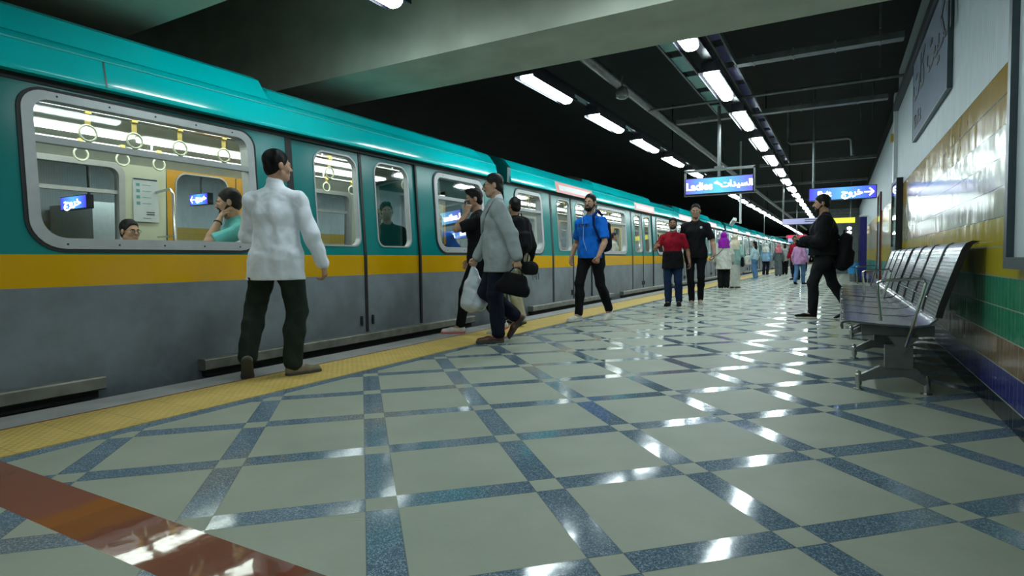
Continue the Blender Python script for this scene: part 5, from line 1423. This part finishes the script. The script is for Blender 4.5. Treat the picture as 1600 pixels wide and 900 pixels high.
far_person((-3.0, 29.6), -10, 'woman in white headscarf and light blue denim jacket in the distance', .87, c_lblue, c_navy, c_ofw, 'hijab', c_ofw, hem=-.14, loose=.03)
far_person((-2.5, 29.8), 15, 'woman in pink headscarf and long dark grey dress', .84, c_dgrey, c_dgrey, c_black, 'hijab', c_pinks, kind='skirt', hem=-.1)
p = far_person((-2.38, 31.9), 5, 'person in grey vest and black trousers standing right of the pink headscarf', .83, C('grey_vest', (.3, .33, .32)), c_black, c_black, wide=1.6, hem=-.12)
far_person((-2.2, 35.0), 10, 'dark dressed passenger right of the grey vest, far along the platform', .86, c_charc, c_black, c_black, female=False)
p = far_person((-1.1, 20.6), -20, 'person in lilac hooded jumper and blue jeans walking left of the backpack man', .83, c_pinkh, c_ljean, c_black, feet=((.08, .25, 0, 0), (-.08, -.15, .2, 0)), res=.01, loose=.02)
for i, (x, y, rz, lab, t_, b2) in enumerate([(-1.5, 24.5, 150, 'distant passenger in dark red top partly behind the lilac jumper', c_red, c_navy), (-2.9, 38.0, 90, 'tiny pale dressed passenger boarding the fourth car', c_ofw, c_navy), (-2.7, 43.0, 60, 'tiny dark passenger beyond the others near the fifth car', c_charc, c_black), (-1.9, 40.0, 180, 'tiny passenger in blue top in the far crowd', c_lblue, c_jean), (-.9, 31.0, 170, 'passenger in black in front of the far red display', c_black, c_jean)]):
    far_person((x, y), rz, lab, .95, t_, b2, c_black, female=False, res=.014)
# passengers inside the train
def seated(loc, rz, label, sc, top, sk, hair=None, hij=None, hands=None, head=(0, 0), res=.007, hz=.47, legs=c_navy, gl=False, fingers=True):
    p = Person((*loc, .02), D(rz), label, sc, res, feet=((.12, .42, 0, 0), (-.12, .42, 0, 0)), head=head, hands=hands or [dict(to=(.15, .3, .62)), dict(to=(-.15, .3, .62))], hipz=hz)
    return p
def finish(p, top, sk, hair=None, hij=None, legs=c_navy, gl=False, beard=False, sleeve='short'):
    p.body(sk); p.trousers(legs); p.top(top, .016, sleeve, -.03, 'top'); p.shoes(c_black)
    if hair: p.hair(hair, 1.04); p.brows(hair)
    if hij: p.hijab(hij, .3)
    if gl: p.glasses(M['black'])
    if beard: p.beard(HB)
p = seated((-6.62, 3.40), -90, 'passenger with glasses seated on the far bench inside the train', 1.0, c_navy, SK1, hz=.50, head=(.1, -.05)); finish(p, c_charc, SK1, HB, gl=True)
p = Person((-4.98, 3.66, .02), D(160), 'man in teal polo shirt inside the train with his hand over his mouth', 1.05, .006, lean=.06, hipz=.66, feet=((.1, .35, 0, 0), (-.1, .35, 0, 0)), head=(-.3, -.15), bulk=1.1,
    hands=[dict(to=(.2, .1, .65)), dict(to=(-.07, .24, 1.2), hint=(-.4, .5, -1), dir=(.35, -.25, .5), palm=(.3, -.8, .2), curl=.75, thumb=(0, -.2, 1))])
finish(p, c_teal, SK1, HB, beard=True)
M['strapblack'] = M['black']
w, d, n, sd = p.hf[1]
bm = bmesh.new(); wv = w-d*.0; fa = nrm(p.elb[1]-w); c0 = w+fa*.03; a1 = nrm(np.cross(fa, A(0, 0, 1))); a2 = np.cross(fa, a1)
tube(bm, [Vector((c0+a1*.031*math.cos(t)+a2*.031*math.sin(t))*p.s) for t in [2*PI*k/14 for k in range(14)]], .007, 6, closed=True); done('wristwatch', bm, M['black'], p.root, smooth=True)
p = seated((-4.96, 6.95), -90, 'passenger in dark headscarf seated behind the narrow end window of the nearest car', .96, c_navy, SK1, hz=.52); finish(p, c_navy, SK1, hij=c_charc, sleeve='long')
p = Person((-5.6, 13.3, .02), D(-90), 'passenger in red top standing inside the second train car', .95, .011, feet=((.1, 0, 0, 0), (-.1, 0, 0, 0))); p.body(SK1, False); p.trousers(c_navy); p.top(c_red, .02, 'long', -.1); p.shoes(c_black); p.hair(HB)
for i, (x, y, t_, lab) in enumerate([(-6.0, 17.2, c_ofw, 'passenger in pale top standing inside the second car by its third door'), (-5.3, 19.4, c_charc, 'passenger in charcoal top standing inside the second car'), (-5.9, 10.2, c_lblue, 'passenger in light blue standing inside the second car behind its first door')]):
    p = Person((x, y, .02), D(-70+40*i), lab, .95, .013, feet=((.1, 0, 0, 0), (-.1, 0, 0, 0))); p.body(SK1, False); p.trousers(c_navy); p.top(t_, .02, 'long', -.1); p.shoes(c_black); p.hair(HB)
